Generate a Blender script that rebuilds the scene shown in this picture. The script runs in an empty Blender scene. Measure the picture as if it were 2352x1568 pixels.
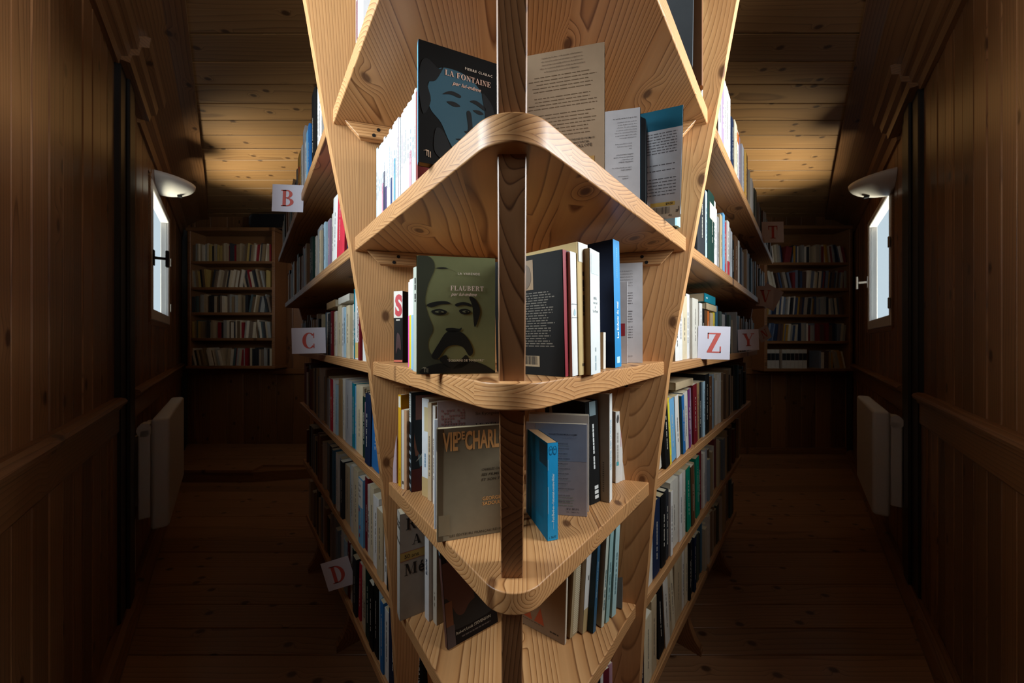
import bpy, bmesh, math, random
from mathutils import Vector, Matrix
random.seed(7)
scene = bpy.context.scene
COL = scene.collection
H = 1.25            # eye height above the floor
F = 750.0           # focal length in pixels of the 2352 px wide frame
CX, CY = 1176.0, 784.0

# ------------------------------------------------------------------ camera
cam_d = bpy.data.cameras.new('camera'); cam = bpy.data.objects.new('camera', cam_d); COL.objects.link(cam)
cam.location = (0, 0, H); cam.rotation_euler = (math.pi/2, 0, 0)
cam_d.sensor_width = 36.0; cam_d.lens = 36.0*F/2352.0; cam_d.clip_start = 0.01; cam_d.clip_end = 100
cam_d.dof.use_dof = True; cam_d.dof.focus_distance = 0.62; cam_d.dof.aperture_fstop = 7.0
scene.camera = cam
# ------------------------------------------------------------------ world, daylight, exposure
w = bpy.data.worlds.new('sky'); scene.world = w; w.use_nodes = True
bg = w.node_tree.nodes['Background']; bg.inputs['Color'].default_value = (0.80, 0.90, 1.0, 1); bg.inputs['Strength'].default_value = 0.85
scene.view_settings.view_transform = 'Standard'; scene.view_settings.look = 'None'
scene.view_settings.exposure = 0.0; scene.view_settings.gamma = 1.0; scene.view_settings.use_curve_mapping = False
def area(name, loc, direction, sx, sy, power, color, spread=180):
    d = bpy.data.lights.new(name, 'AREA'); d.shape = 'RECTANGLE'; d.size = sx; d.size_y = sy; d.energy = power; d.color = color
    d.spread = math.radians(spread)
    o = bpy.data.objects.new(name, d); COL.objects.link(o); o.location = loc
    o.rotation_euler = Vector(direction).to_track_quat('-Z', 'Y').to_euler()
    return o
# daylight through the two windows beside the camera and, from the bright ground outside, up through the two aisle windows
area('daylight_window_near_left', (-1.010, 0.31, H+0.64), (1, 0.42, -0.14), 0.40, 0.70, 21, (0.88, 0.94, 1.0), 140)
area('daylight_window_near_right', (1.255, 0.38, H+0.64), (-1, 0.42, -0.14), 0.44, 0.70, 27, (0.96, 0.97, 1.0), 140)
area('daylight_ground_left', (-4.0, 2.25, H-0.85), (1, 0.10, 0.95), 1.1, 1.3, 135, (1.0, 0.88, 0.66), 130)
area('daylight_ground_right', (4.1, 2.25, H-0.85), (-1, 0.10, 0.95), 1.1, 1.3, 135, (1.0, 0.88, 0.66), 130)

# ------------------------------------------------------------------ helpers
def srgb(h):
    h = h.lstrip('#'); v = [int(h[i:i+2], 16)/255 for i in (0, 2, 4)]
    return tuple(((c+0.055)/1.055)**2.4 if c > 0.04045 else c/12.92 for c in v) + (1.0,)
def px(x, y, zc):
    """photo pixel on a horizontal plane at height zc above the eye -> (x, depth)"""
    d = zc*F/(CY-y); return ((x-CX)*d/F, d)
def link(name, me, mat=None, parent=None, color=None):
    o = bpy.data.objects.new(name, me); COL.objects.link(o)
    if mat is not None and not me.materials: me.materials.append(mat)
    if parent is not None: o.parent = parent
    if color is not None: o.color = color
    return o
def mesh(name, v, f):
    me = bpy.data.meshes.new(name); me.from_pydata(v, [], f); me.update(); return me
def empty(name, loc=(0, 0, 0), rot=(0, 0, 0)):
    o = bpy.data.objects.new(name, None); COL.objects.link(o); o.location = loc; o.rotation_euler = rot; o.empty_display_size = .05
    return o
def tag(o, label, cat, group=None):
    o['label'] = label; o['category'] = cat
    if group: o['group'] = group
    return o
def struct(o):
    o['kind'] = 'structure'; return o
def box_vf(x0, y0, z0, x1, y1, z1):
    v = [(x0,y0,z0),(x1,y0,z0),(x1,y1,z0),(x0,y1,z0),(x0,y0,z1),(x1,y0,z1),(x1,y1,z1),(x0,y1,z1)]
    return v, [(0,3,2,1),(4,5,6,7),(0,1,5,4),(1,2,6,5),(2,3,7,6),(3,0,4,7)]
def merge(parts):
    V, Fc = [], []
    for v, f in parts:
        n = len(V); V += list(v); Fc += [tuple(i+n for i in q) for q in f]
    return V, Fc
def box(name, x0, y0, z0, x1, y1, z1, mat, parent=None, color=None, bevel=0):
    v, f = box_vf(x0, y0, z0, x1, y1, z1); o = link(name, mesh(name, v, f), mat, parent, color)
    if bevel: add_bevel(o, bevel)
    return o
def add_bevel(o, wdt, seg=1):
    m = o.modifiers.new('bevel', 'BEVEL'); m.width = wdt; m.segments = seg; m.limit_method = 'ANGLE'; m.angle_limit = math.radians(40)
def prism_vf(poly, z0, z1):
    n = len(poly); v = [(p[0], p[1], z0) for p in poly]+[(p[0], p[1], z1) for p in poly]
    f = [tuple(range(n-1, -1, -1)), tuple(range(n, 2*n))]+[(i, (i+1) % n, (i+1) % n+n, i+n) for i in range(n)]
    return v, f
def loft_vf(rings):
    """rings: list of equal-length 3D point loops; capped"""
    n = len(rings[0]); v = [p for r in rings for p in r]; f = []
    for k in range(len(rings)-1):
        for i in range(n):
            j = (i+1) % n; f.append((k*n+i, k*n+j, (k+1)*n+j, (k+1)*n+i))
    f.append(tuple(range(n-1, -1, -1))); f.append(tuple(range((len(rings)-1)*n, len(rings)*n)))
    return v, f
def fixn(me):
    b = bmesh.new(); b.from_mesh(me); bmesh.ops.recalc_face_normals(b, faces=b.faces); b.to_mesh(me); b.free(); return me
def smooth(o):
    for p in o.data.polygons: p.use_smooth = True
    return o

# ------------------------------------------------------------------ materials
def nodes_of(name):
    m = bpy.data.materials.new(name); m.use_nodes = True; nt = m.node_tree
    return m, nt, nt.nodes['Principled BSDF']
def N(nt, t, **kw):
    n = nt.nodes.new(t)
    for k, v in kw.items(): setattr(n, k, v)
    return n
def math_n(nt, op, a, b=None, c=None):
    n = N(nt, 'ShaderNodeMath', operation=op)
    for i, x in enumerate((a, b, c)):
        if x is None: continue
        if isinstance(x, (int, float)): n.inputs[i].default_value = x
        else: nt.links.new(x, n.inputs[i])
    return n.outputs[0]
def wood(name, light, mid, dark, grain='Y', ring=0.007, lamella=0.13, pith=0.05, knots=0.055, knot_scale=4.5, rough=0.42, tone=0.25, contrast=1.0, wob=0.05, aoff=0.0):
    m, nt, bs = nodes_of(name); L = nt.links.new
    tc = N(nt, 'ShaderNodeTexCoord'); oi = N(nt, 'ShaderNodeObjectInfo')
    off = N(nt, 'ShaderNodeCombineXYZ')
    for i, k in enumerate((13.7, 7.31, 11.9)):
        L(math_n(nt, 'MULTIPLY', oi.outputs['Random'], k), off.inputs[i])
    add = N(nt, 'ShaderNodeVectorMath', operation='ADD'); L(tc.outputs['Object'], add.inputs[0]); L(off.outputs[0], add.inputs[1])
    sp = N(nt, 'ShaderNodeSeparateXYZ'); L(add.outputs[0], sp.inputs[0])
    g = 'XYZ'.index(grain); a, b = [i for i in range(3) if i != g]
    ga, gb, gg = sp.outputs[a], sp.outputs[b], sp.outputs[g]
    def vec(x, y, z):
        c = N(nt, 'ShaderNodeCombineXYZ'); L(x, c.inputs[0]); L(y, c.inputs[1]); L(z, c.inputs[2]); return c.outputs[0]
    # slow wobble of the grain
    nz = N(nt, 'ShaderNodeTexNoise'); nz.inputs['Scale'].default_value = 3.0; nz.inputs['Detail'].default_value = 2.0
    L(vec(ga, gb, math_n(nt, 'MULTIPLY', gg, 0.28)), nz.inputs['Vector'])
    ns = N(nt, 'ShaderNodeSeparateXYZ'); L(nz.outputs['Color'], ns.inputs[0])
    # knots
    vo = N(nt, 'ShaderNodeTexVoronoi', voronoi_dimensions='2D'); vo.inputs['Scale'].default_value = knot_scale
    L(vec(ga, math_n(nt, 'MULTIPLY', gg, 0.62), gb), vo.inputs['Vector'])
    kd = vo.outputs['Distance']
    pull = N(nt, 'ShaderNodeMapRange', interpolation_type='SMOOTHSTEP'); L(kd, pull.inputs[0])
    pull.inputs[1].default_value = 0.0; pull.inputs[2].default_value = 0.20; pull.inputs[3].default_value = 0.016; pull.inputs[4].default_value = 0.0
    la = math_n(nt, 'WRAP', ga, lamella/2, -lamella/2)
    xa = math_n(nt, 'ADD', math_n(nt, 'ADD', la, aoff), math_n(nt, 'MULTIPLY', math_n(nt, 'SUBTRACT', ns.outputs[0], 0.5), wob))
    xb = math_n(nt, 'ADD', math_n(nt, 'ADD', math_n(nt, 'WRAP', gb, 0.2, -0.2), pith), math_n(nt, 'MULTIPLY', math_n(nt, 'SUBTRACT', ns.outputs[1], 0.5), wob))
    r = math_n(nt, 'SQRT', math_n(nt, 'ADD', math_n(nt, 'MULTIPLY', xa, xa), math_n(nt, 'MULTIPLY', xb, xb)))
    r = math_n(nt, 'ADD', r, pull.outputs[0])
    fr = math_n(nt, 'FRACT', math_n(nt, 'DIVIDE', r, ring))
    ra = N(nt, 'ShaderNodeValToRGB'); L(fr, ra.inputs[0]); cr = ra.color_ramp
    cr.elements[0].position = 0.0; cr.elements[0].color = (*light, 1)
    cr.elements[1].position = 1.0; cr.elements[1].color = (*light, 1)
    lm = [l+(q-l)*0.5*contrast for l, q in zip(light, mid)]; dk = [l+(q-l)*contrast for l, q in zip(light, dark)]; md = [l+(q-l)*contrast for l, q in zip(light, mid)]
    for p, c in ((0.45, lm), (0.78, md), (0.92, dk)):
        e = cr.elements.new(p); e.color = (*c, 1)
    # fine fibre + broad stain
    fn = N(nt, 'ShaderNodeTexNoise'); fn.inputs['Scale'].default_value = 130.0; fn.inputs['Detail'].default_value = 3.0
    L(vec(ga, gb, math_n(nt, 'MULTIPLY', gg, 0.03)), fn.inputs['Vector'])
    bn = N(nt, 'ShaderNodeTexNoise'); bn.inputs['Scale'].default_value = 5.0
    L(vec(ga, gb, math_n(nt, 'MULTIPLY', gg, 0.3)), bn.inputs['Vector'])
    f1 = math_n(nt, 'ADD', 0.80, math_n(nt, 'MULTIPLY', fn.outputs['Fac'], 0.25))
    f2 = math_n(nt, 'ADD', 0.78, math_n(nt, 'MULTIPLY', bn.outputs['Fac'], 0.42))
    f3 = math_n(nt, 'ADD', 1.0-tone/2, math_n(nt, 'MULTIPLY', oi.outputs['Random'], tone))
    val = math_n(nt, 'MULTIPLY', math_n(nt, 'MULTIPLY', f1, f2), f3)
    mul = N(nt, 'ShaderNodeVectorMath', operation='SCALE'); L(ra.outputs[0], mul.inputs[0]); L(val, mul.inputs['Scale'])
    km = N(nt, 'ShaderNodeMapRange', interpolation_type='SMOOTHSTEP'); L(kd, km.inputs[0])
    km.inputs[1].default_value = knots*0.55; km.inputs[2].default_value = knots*1.35; km.inputs[3].default_value = 0.85; km.inputs[4].default_value = 0.0
    mx = N(nt, 'ShaderNodeMix', data_type='RGBA'); L(km.outputs[0], mx.inputs[0]); L(mul.outputs[0], mx.inputs[6])
    mx.inputs[7].default_value = (dark[0]*0.42, dark[1]*0.36, dark[2]*0.36, 1)
    L(mx.outputs[2], bs.inputs['Base Color']); bs.inputs['Roughness'].default_value = rough
    bp = N(nt, 'ShaderNodeBump'); bp.inputs['Strength'].default_value = 0.12; bp.inputs['Distance'].default_value = 0.001
    L(math_n(nt, 'ADD', math_n(nt, 'MULTIPLY', fr, 0.4), fn.outputs['Fac']), bp.inputs['Height']); L(bp.outputs[0], bs.inputs['Normal'])
    return m
def plain(name, col, rough=0.5, metal=0.0, noise=0.1, scale=30, bump=0.0):
    m, nt, bs = nodes_of(name); L = nt.links.new
    tc = N(nt, 'ShaderNodeTexCoord'); n = N(nt, 'ShaderNodeTexNoise'); n.inputs['Scale'].default_value = scale; n.inputs['Detail'].default_value = 4
    L(tc.outputs['Object'], n.inputs['Vector'])
    f = math_n(nt, 'ADD', 1-noise, math_n(nt, 'MULTIPLY', n.outputs['Fac'], 2*noise))
    mul = N(nt, 'ShaderNodeVectorMath', operation='SCALE'); mul.inputs[0].default_value = col[:3]; L(f, mul.inputs['Scale'])
    L(mul.outputs[0], bs.inputs['Base Color']); bs.inputs['Roughness'].default_value = rough; bs.inputs['Metallic'].default_value = metal
    if bump:
        bp = N(nt, 'ShaderNodeBump'); bp.inputs['Strength'].default_value = bump; bp.inputs['Distance'].default_value = 0.001
        L(n.outputs['Fac'], bp.inputs['Height']); L(bp.outputs[0], bs.inputs['Normal'])
    return m
def tinted(name, rough=0.45, wear=0.12, attr=None, spec=0.4):
    """colour comes from the object (or a mesh attribute); scuffs and stains are procedural"""
    m, nt, bs = nodes_of(name); L = nt.links.new
    oi = N(nt, 'ShaderNodeObjectInfo'); tc = N(nt, 'ShaderNodeTexCoord')
    n = N(nt, 'ShaderNodeTexNoise'); n.inputs['Scale'].default_value = 38; n.inputs['Detail'].default_value = 5; L(tc.outputs['Object'], n.inputs['Vector'])
    f = math_n(nt, 'ADD', 1-wear, math_n(nt, 'MULTIPLY', n.outputs['Fac'], 2*wear))
    mul = N(nt, 'ShaderNodeVectorMath', operation='SCALE'); L(f, mul.inputs['Scale'])
    if attr:
        at = N(nt, 'ShaderNodeAttribute'); at.attribute_name = attr; L(at.outputs['Color'], mul.inputs[0])
    else: L(oi.outputs['Color'], mul.inputs[0])
    L(mul.outputs[0], bs.inputs['Base Color']); bs.inputs['Roughness'].default_value = rough; bs.inputs['Specular IOR Level'].default_value = spec
    return m
PINE = dict(light=(0.62, 0.325, 0.135), mid=(0.50, 0.235, 0.085), dark=(0.19, 0.066, 0.018))
M_shelf = wood('pine_shelf', **PINE, grain='Y', ring=0.0058, lamella=0.14, pith=0.045, wob=0.06, knots=0.05, knot_scale=6, aoff=0.045)
M_side = wood('pine_side_shelf', **PINE, grain='X', ring=0.006, lamella=0.12, pith=0.06, aoff=0.05)
M_upright = wood('pine_upright', **PINE, grain='Z', ring=0.0060, lamella=0.12, pith=0.075, knots=0.06, knot_scale=6.5, contrast=0.7, aoff=0.11)
M_post_shaded = wood('pine_post_shaded', light=(0.34, 0.165, 0.07), mid=(0.25, 0.11, 0.04), dark=(0.085, 0.03, 0.01), grain='Z', ring=0.0045, lamella=0.2, pith=0.03, wob=0.22, knots=0.03)  # pine darkened: the shade on the post's front is put into its colour
M_wall = wood('wall_panelling', light=(0.27, 0.125, 0.05), mid=(0.20, 0.085, 0.032), dark=(0.09, 0.034, 0.012), grain='Z', ring=0.012, lamella=0.3, pith=0.06, knots=0.05, knot_scale=4, rough=0.36, tone=0.6, contrast=0.8, aoff=0.1)
M_rail = wood('wall_rail', light=(0.27, 0.125, 0.05), mid=(0.20, 0.085, 0.032), dark=(0.09, 0.034, 0.012), grain='X', ring=0.012, lamella=0.3, pith=0.06, rough=0.32, tone=0.3, contrast=0.8)
M_ceil = wood('ceiling_boards', light=(0.38, 0.20, 0.075), mid=(0.30, 0.145, 0.05), dark=(0.12, 0.05, 0.016), grain='X', ring=0.014, lamella=0.4, pith=0.07, knots=0.075, knot_scale=6.5, rough=0.5, tone=0.35, contrast=0.6, aoff=0.08)
M_floor = wood('floor_boards', light=(0.30, 0.155, 0.075), mid=(0.24, 0.115, 0.05), dark=(0.10, 0.042, 0.016), grain='X', ring=0.014, lamella=0.4, pith=0.07, knots=0.07, knot_scale=6, rough=0.38, tone=0.35, contrast=0.6)
M_case = wood('wall_case_wood', light=(0.30, 0.14, 0.055), mid=(0.23, 0.10, 0.036), dark=(0.10, 0.04, 0.014), grain='X', ring=0.012, lamella=0.3, rough=0.4)
M_pillar = plain('black_painted_pillar', (0.012, 0.011, 0.011), 0.45, 0, 0.3, 20)
M_white = plain('white_enamel', (0.62, 0.60, 0.60), 0.35, 0, 0.03)
M_frame = plain('white_window_paint', (0.66, 0.63, 0.62), 0.4, 0, 0.04)
M_metal = plain('brushed_metal', (0.55, 0.55, 0.55), 0.25, 1.0, 0.05)
M_dark = plain('dark_metal', (0.02, 0.02, 0.022), 0.35, 0.4, 0.1)
M_plaster = plain('sconce_glass', (0.70, 0.66, 0.62), 0.4, 0, 0.02)
M_void = plain('wall_core', (0.03, 0.017, 0.01), 0.8)
M_book = tinted('book_cover', 0.6, 0.14, spec=0.13)
M_ink = tinted('printed_ink', 0.55, 0.10)
M_pages = tinted('page_block', 0.9, 0.10, spec=0.1)
M_far = tinted('far_books', 0.5, 0.12, attr='tint')
M_card = tinted('paper_card', 0.8, 0.02, spec=0.2)
def glass_mat():
    m = bpy.data.materials.new('window_glass'); m.use_nodes = True; nt = m.node_tree; nt.nodes.clear()
    o = N(nt, 'ShaderNodeOutputMaterial'); mix = N(nt, 'ShaderNodeMixShader'); t = N(nt, 'ShaderNodeBsdfTransparent'); g = N(nt, 'ShaderNodeBsdfGlossy')
    t.inputs['Color'].default_value = (0.93, 0.97, 0.97, 1); g.inputs['Roughness'].default_value = 0.02
    mix.inputs[0].default_value = 0.05
    nt.links.new(t.outputs[0], mix.inputs[1]); nt.links.new(g.outputs[0], mix.inputs[2]); nt.links.new(mix.outputs[0], o.inputs[0])
    return m
M_glass = glass_mat()

# ------------------------------------------------------------------ the room: two aisles that spread away from the camera
K = 0.8867; NRM = math.hypot(K, 1.0); ZC = H+1.39; DB = 3.64
X0 = {'left': 0.47, 'right': 0.582}; SG = {'left': -1, 'right': 1}
DN = {'left': 0.55, 'right': 0.70}                    # where the aisle wall meets the straight wall beside the camera
XN = {s: X0[s]+K*DN[s] for s in X0}
def wall_empty(name, side, z=0.0):
    """a frame on an aisle wall: local x along the wall, local y out of the wall into the aisle"""
    sg = SG[side]; yv = Vector((-sg*1.0/NRM, K/NRM, 0))
    return empty(name, (sg*X0[side], 0, z), (0, 0, math.atan2(yv.y, yv.x)-math.pi/2))
def S(d): return d*NRM
def arange(side, s0, s1):
    a = (SG[side]*s0, SG[side]*s1); return min(a), max(a)
def plank_vf(x0, x1, y0, y1, z0, z1, c=0.004):
    poly = [(x0, y0), (x1, y0), (x1, y1-c), (x1-c, y1), (x0+c, y1), (x0, y1-c)]
    return prism_vf(poly, z0, z1)
WIN = {'left': (2.05, 2.74, 0.14, 1.03), 'right': (2.03, 2.73, 0.10, 0.99)}   # opening: depth range, height range over the eye
PIL = {'left': (1.36, 1.59), 'right': (1.50, 1.74)}
Z_RAIL = H-0.27
def build_side_wall(side):
    wl = struct(wall_empty('wall_'+side, side)); s0, s1 = S(DN[side])-0.0, S(DB)+0.05
    wd0, wd1, wz0, wz1 = WIN[side]; ws0, ws1 = S(wd0), S(wd1); wz0 += H; wz1 += H
    def core(a, b, z0, z1):
        x0, x1 = arange(side, a, b); return box_vf(x0, -0.03, z0, x1, -0.001, z1)
    v, f = merge([core(s0, ws0, 0, ZC+.1), core(ws1, s1+.08, 0, ZC+.1), core(ws0, ws1, 0, wz0), core(ws0, ws1, wz1, ZC+.1)])
    link('wall_core', mesh('wall_core', v, f), M_void, wl)
    s = s0; rnd = random.Random(11 if side == 'left' else 12)
    while s < s1:
        wdt = rnd.choice((0.088, 0.094, 0.1)); e = min(s+wdt, s1); p0, p1 = S(PIL[side][0]), S(PIL[side][1])
        lo = rnd.uniform(0.012, 0.0155)
        x0, x1 = arange(side, s+.0008, e-.0008)
        if not (s > p0 and e < p1):
            segs = [(Z_RAIL+.02, ZC)]
            if e > ws0-0.03 and s < ws1+0.03: segs = [(Z_RAIL+.02, wz0-.02), (wz1+.02, ZC)]
            for z0, z1 in segs:
                v, f = plank_vf(x0, x1, 0, lo, z0, z1); link('wall_plank', mesh('wall_plank', v, f), M_wall, wl)
            v, f = plank_vf(x0, x1, 0, lo, 0.0, Z_RAIL-.10); link('dado_plank', mesh('dado_plank', v, f), M_wall, wl)
        s = e
    # dado rail in two lengths, either side of the black pillar
    for a, b in ((s0, S(PIL[side][0])), (S(PIL[side][1]), S(DB)-.02)):
        x0, x1 = arange(side, a, b)
        prof = [(0, -.115), (.022, -.115), (.026, -.108), (.026, -.02), (.034, -.012), (.034, -.002), (.046, .006), (.050, .018), (.044, .028), (.030, .034), (0, .034)]
        v, f = loft_vf([[(x, p[0], Z_RAIL+p[1]) for p in prof] for x in (x0, x1)])
        t = link('dado_rail', fixn(mesh('dado_rail', v, f)), M_rail, wl)
    # panel stiles right before the pillar
    x0, x1 = arange(side, S(PIL[side][0])-.075, S(PIL[side][0])-.002)
    box('dado_stile', x0, 0, 0.06, x1, .021, Z_RAIL-.112, M_wall, wl, bevel=.003)
    bb = struct(wall_empty('baseboard_'+side, side))
    x0, x1 = arange(side, s0, S(DB)-.03)
    prof = [(0, 0), (.055, 0), (.055, .012), (.040, .040), (.020, .055), (0, .055)]
    v, f = loft_vf([[(x, p[0]+.015, p[1]) for p in prof] for x in (x0, x1)]); link('baseboard_moulding', fixn(mesh('baseboard', v, f)), M_rail, bb)
    return wl
build_side_wall('left'); build_side_wall('right')
tn = 0
def trim(side=None, o=None):
    global tn
    tn += 1; return struct(wall_empty('trim_%d' % tn, side))
for side in ('left', 'right'):
    # black pillar standing in the panelling
    t = trim(side); x0, x1 = arange(side, S(PIL[side][0]), S(PIL[side][1]))
    o = box('pillar', x0, -.02, 0.0, x1, .030, ZC-.16, M_pillar, t, bevel=.004)
    xm = (x0+x1)/2
    o = box('pillar_web', xm-.05, .0301, 0.0, xm+.05, .042, ZC-.18, M_pillar, t, bevel=.003)
    # cornice: a broad sloping fascia with stepped mouldings that break forward at the pillar
    t = trim(side)
    def run(name, a, b, prof, mat=M_rail):
        x0, x1 = arange(side, a, b)
        v, f = loft_vf([[(x, p[0], p[1]) for p in prof] for x in (x0, x1)]); return link(name, fixn(mesh(name, v, f)), mat, t)
    pe = S(PIL[side][1])
    run('fascia_board', S(DN[side])-.15, S(DB), [(0, ZC-.13), (.016, ZC-.13), (.17, ZC-.035), (.24, ZC-.03), (.24, ZC-.002), (0, ZC-.002)])
    run('cornice_moulding', S(DN[side])-.12, S(PIL[side][0])-.03, [(.012, ZC-.235), (.03, ZC-.235), (.036, ZC-.20), (.055, ZC-.19), (.062, ZC-.155), (.082, ZC-.145), (.088, ZC-.10), (.012, ZC-.10)])
    run('cornice_break', S(PIL[side][0])-.03, pe+.16, [(.012, ZC-.215), (.06, ZC-.215), (.066, ZC-.18), (.085, ZC-.17), (.092, ZC-.13), (.115, ZC-.12), (.12, ZC-.075), (.012, ZC-.075)])
    run('cornice_moulding', pe+.16, S(DB)-.02, [(.012, ZC-.235), (.026, ZC-.235), (.030, ZC-.17), (.055, ZC-.15), (.06, ZC-.10), (.012, ZC-.10)])

# floor and ceiling boards run across the room
def xlim(side, d):
    return SG[side]*(X0[side]+K*d) if d > DN[side] else SG[side]*XN[side]
floor = struct(empty('floor')); ceil = struct(empty('ceiling'))
YB = -1.6
def boards(par, name, pitch, z0, z1, mat, gap, up):
    y = YB; rnd = random.Random(3)
    while y < DB:
        e = min(y+pitch*rnd.uniform(.93, 1.07), DB+.02)
        a0, a1 = xlim('left', y), xlim('left', e); b0, b1 = xlim('right', y), xlim('right', e)
        dz = rnd.uniform(-.0012, .0012)
        g = gap/2; c = .0022
        # cross-section with a chamfer on the visible edges
        if up: prof = [(y+g, z0), (e-g, z0), (e-g, z1-c+dz), (e-g-c, z1+dz), (y+g+c, z1+dz), (y+g, z1-c+dz)]
        else: prof = [(y+g, z1), (e-g, z1), (e-g, z0+c+dz), (e-g-c, z0+dz), (y+g+c, z0+dz), (y+g, z0+c+dz)]
        def xl(v, p0, p1): return p0+(p1-p0)*(v-y)/(e-y)
        v, f = loft_vf([[(xl(p[0], a0, a1)-.01, p[0], p[1]) for p in prof], [(xl(p[0], b0, b1)+.01, p[0], p[1]) for p in prof]])
        link(name, fixn(mesh(name, v, f)), mat, par)
        y = e
boards(floor, 'floor_board', 0.125, -.03, 0.0, M_floor, .0016, True)
boards(ceil, 'ceiling_board', 0.145, ZC, ZC+.03, M_ceil, .006, False)
outline = [(xlim('left', DB+.1)-.02, DB+.1), (xlim('left', DN['left'])-.03, DN['left']), (xlim('left', 0)-.03, YB-.1), (xlim('right', 0)+.03, YB-.1), (xlim('right', DN['right'])+.03, DN['right']), (xlim('right', DB+.1)+.02, DB+.1)]
v, f = prism_vf(outline, -.06, -.032); link('floor_base', fixn(mesh('floor_base', v, f)), M_void, floor)
v, f = prism_vf(outline, ZC+.032, ZC+.07); link('ceiling_base', fixn(mesh('ceiling_base', v, f)), M_void, ceil)

# far wall
wb = struct(empty('wall_back'))
box('wall_core', xlim('left', DB)-.05, DB+.02, 0, xlim('right', DB)+.05, DB+.1, ZC+.1, M_void, wb)
xl, xr = xlim('left', DB), xlim('right', DB); rnd = random.Random(5); x = xl-.02
while x < xr+.02:
    e = x+rnd.choice((.165, .175, .185))
    v, f = prism_vf([(x+.001, DB+.02), (e-.001, DB+.02), (e-.001, DB+.004), (e-.006, DB), (x+.006, DB), (x+.001, DB+.004)], 0, H-.36)
    link('dado_plank', fixn(mesh('dado_plank', v, f)), M_wall, wb)
    v, f = prism_vf([(x+.001, DB+.02), (e-.001, DB+.02), (e-.001, DB+.004), (e-.006, DB), (x+.006, DB), (x+.001, DB+.004)], H-.30, ZC)
    link('wall_plank', fixn(mesh('wall_plank', v, f)), M_wall, wb)
    x = e
box('dado_rail', xl, DB-.02, H-.36, xr, DB+.02, H-.30, M_rail, wb, bevel=.004)
bbk = struct(box('baseboard_back', xl+.05, DB-.02, 0, xr-.05, DB-.0005, .07, M_rail, bevel=.004))
# corner posts at the far end
for side in ('left', 'right'):
    t = trim(side); x0, x1 = arange(side, S(DB)-.09, S(DB)-.02); box('corner_post', x0, .016, 0, x1, .06, ZC-.1, M_pillar, t, bevel=.003)

# straight walls and front wall beside and behind the camera, each side with its window
NWS = {'left': (0.06, 0.53, 0.22, 1.06), 'right': (0.12, 0.63, 0.22, 1.06)}
wn = 0
def window_object(parent, x0, x1, z0, z1, handle_side, handle_mat, hinge=True):
    """frame in local coords: x along the wall, y into the room, z up"""
    fw = .05
    for nm, a in (('frame_stile', (x0, z0, x0+fw, z1)), ('frame_stile', (x1-fw, z0, x1, z1)), ('frame_rail', (x0+fw, z0, x1-fw, z0+fw+.02)), ('frame_rail', (x0+fw, z1-fw, x1-fw, z1))):
        box(nm, a[0], -.03, a[1], a[2], .020, a[3], M_frame, parent, bevel=.004)
    box('inner_bead', x0+fw, .0085, z0+fw+.02, x0+fw+.010, .016, z1-fw, M_frame, parent)
    box('inner_bead', x1-fw-.010, .0085, z0+fw+.02, x1-fw, .016, z1-fw, M_frame, parent)
    box('glass_pane', x0+fw, .004, z0+fw+.02, x1-fw, .008, z1-fw, M_glass, parent)
    box('casing', x0-.03, .0005, z0-.035, x1+.03, .017, z0-.001, M_rail, parent, bevel=.003)
    box('casing', x0-.03, .0005, z1+.001, x1+.03, .017, z1+.03, M_rail, parent, bevel=.003)
    box('casing', x0-.03, .0005, z0, x0-.001, .017, z1, M_rail, parent, bevel=.003)
    box('casing', x1+.001, .0005, z0, x1+.03, .017, z1, M_rail, parent, bevel=.003)
    hx = x0+fw/2 if handle_side < 0 else x1-fw/2; hz = (z0+z1)/2-.05
    h = box('handle_plate', hx-.014, .0201, hz-.05, hx+.014, .028, hz+.05, handle_mat, parent, bevel=.003)
    box('handle_stem', hx-.008, .028, hz-.008, hx+.008, .075, hz+.008, handle_mat, h)
    box('handle_grip', hx-.010, .075, hz-.055, hx+.010, .092, hz+.055, handle_mat, h, bevel=.004)
    if hinge:
        ox = x1 if handle_side < 0 else x0
        for q in (.12, .55):
            box('hinge', ox-.012, .0201, z0+(z1-z0)*q, ox+.012, .030, z0+(z1-z0)*q+.07, M_metal, parent, bevel=.003)
for side in ('left', 'right'):
    wn += 1; d0, d1, z0, z1 = WIN[side]; e = struct(wall_empty('window_%d' % wn, side)); x0, x1 = arange(side, S(d0), S(d1))
    # the handle sits on the jamb that is nearer the camera on the left window, farther on the right one
    window_object(e, x0, x1, H+z0, H+z1, (1 if side == 'left' else 1), M_dark if side == 'left' else M_metal)
for side in ('left', 'right'):
    sg = SG[side]; X = sg*XN[side]
    wl = struct(empty('wall_near_'+side)); d1 = DN[side]; NW = NWS[side]
    def nb(y0, y1, z0, z1, th=.14):
        return box_vf(min(X, X+sg*th), y0, z0, max(X, X+sg*th), y1, z1)
    v, f = merge([nb(YB, NW[0], 0, ZC+.1), nb(NW[1], d1+.02, 0, ZC+.1), nb(NW[0], NW[1], 0, H+NW[2]), nb(NW[0], NW[1], H+NW[3], ZC+.1)])
    link('wall_core', mesh('wall_core', v, f), M_wall, wl)
    wn += 1; e = struct(empty('window_%d' % wn, (X, 0, 0), (0, 0, math.pi/2*sg)))
    # local x = +-world y
    ax = sorted((sg*NW[0], sg*NW[1]))
    window_object(e, ax[0], ax[1], H+NW[2], H+NW[3], 1, M_metal, True)
wf = struct(box('wall_front', -XN['left']-.2, YB-.15, 0, XN['right']+.2, YB, ZC+.1, M_wall))

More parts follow.
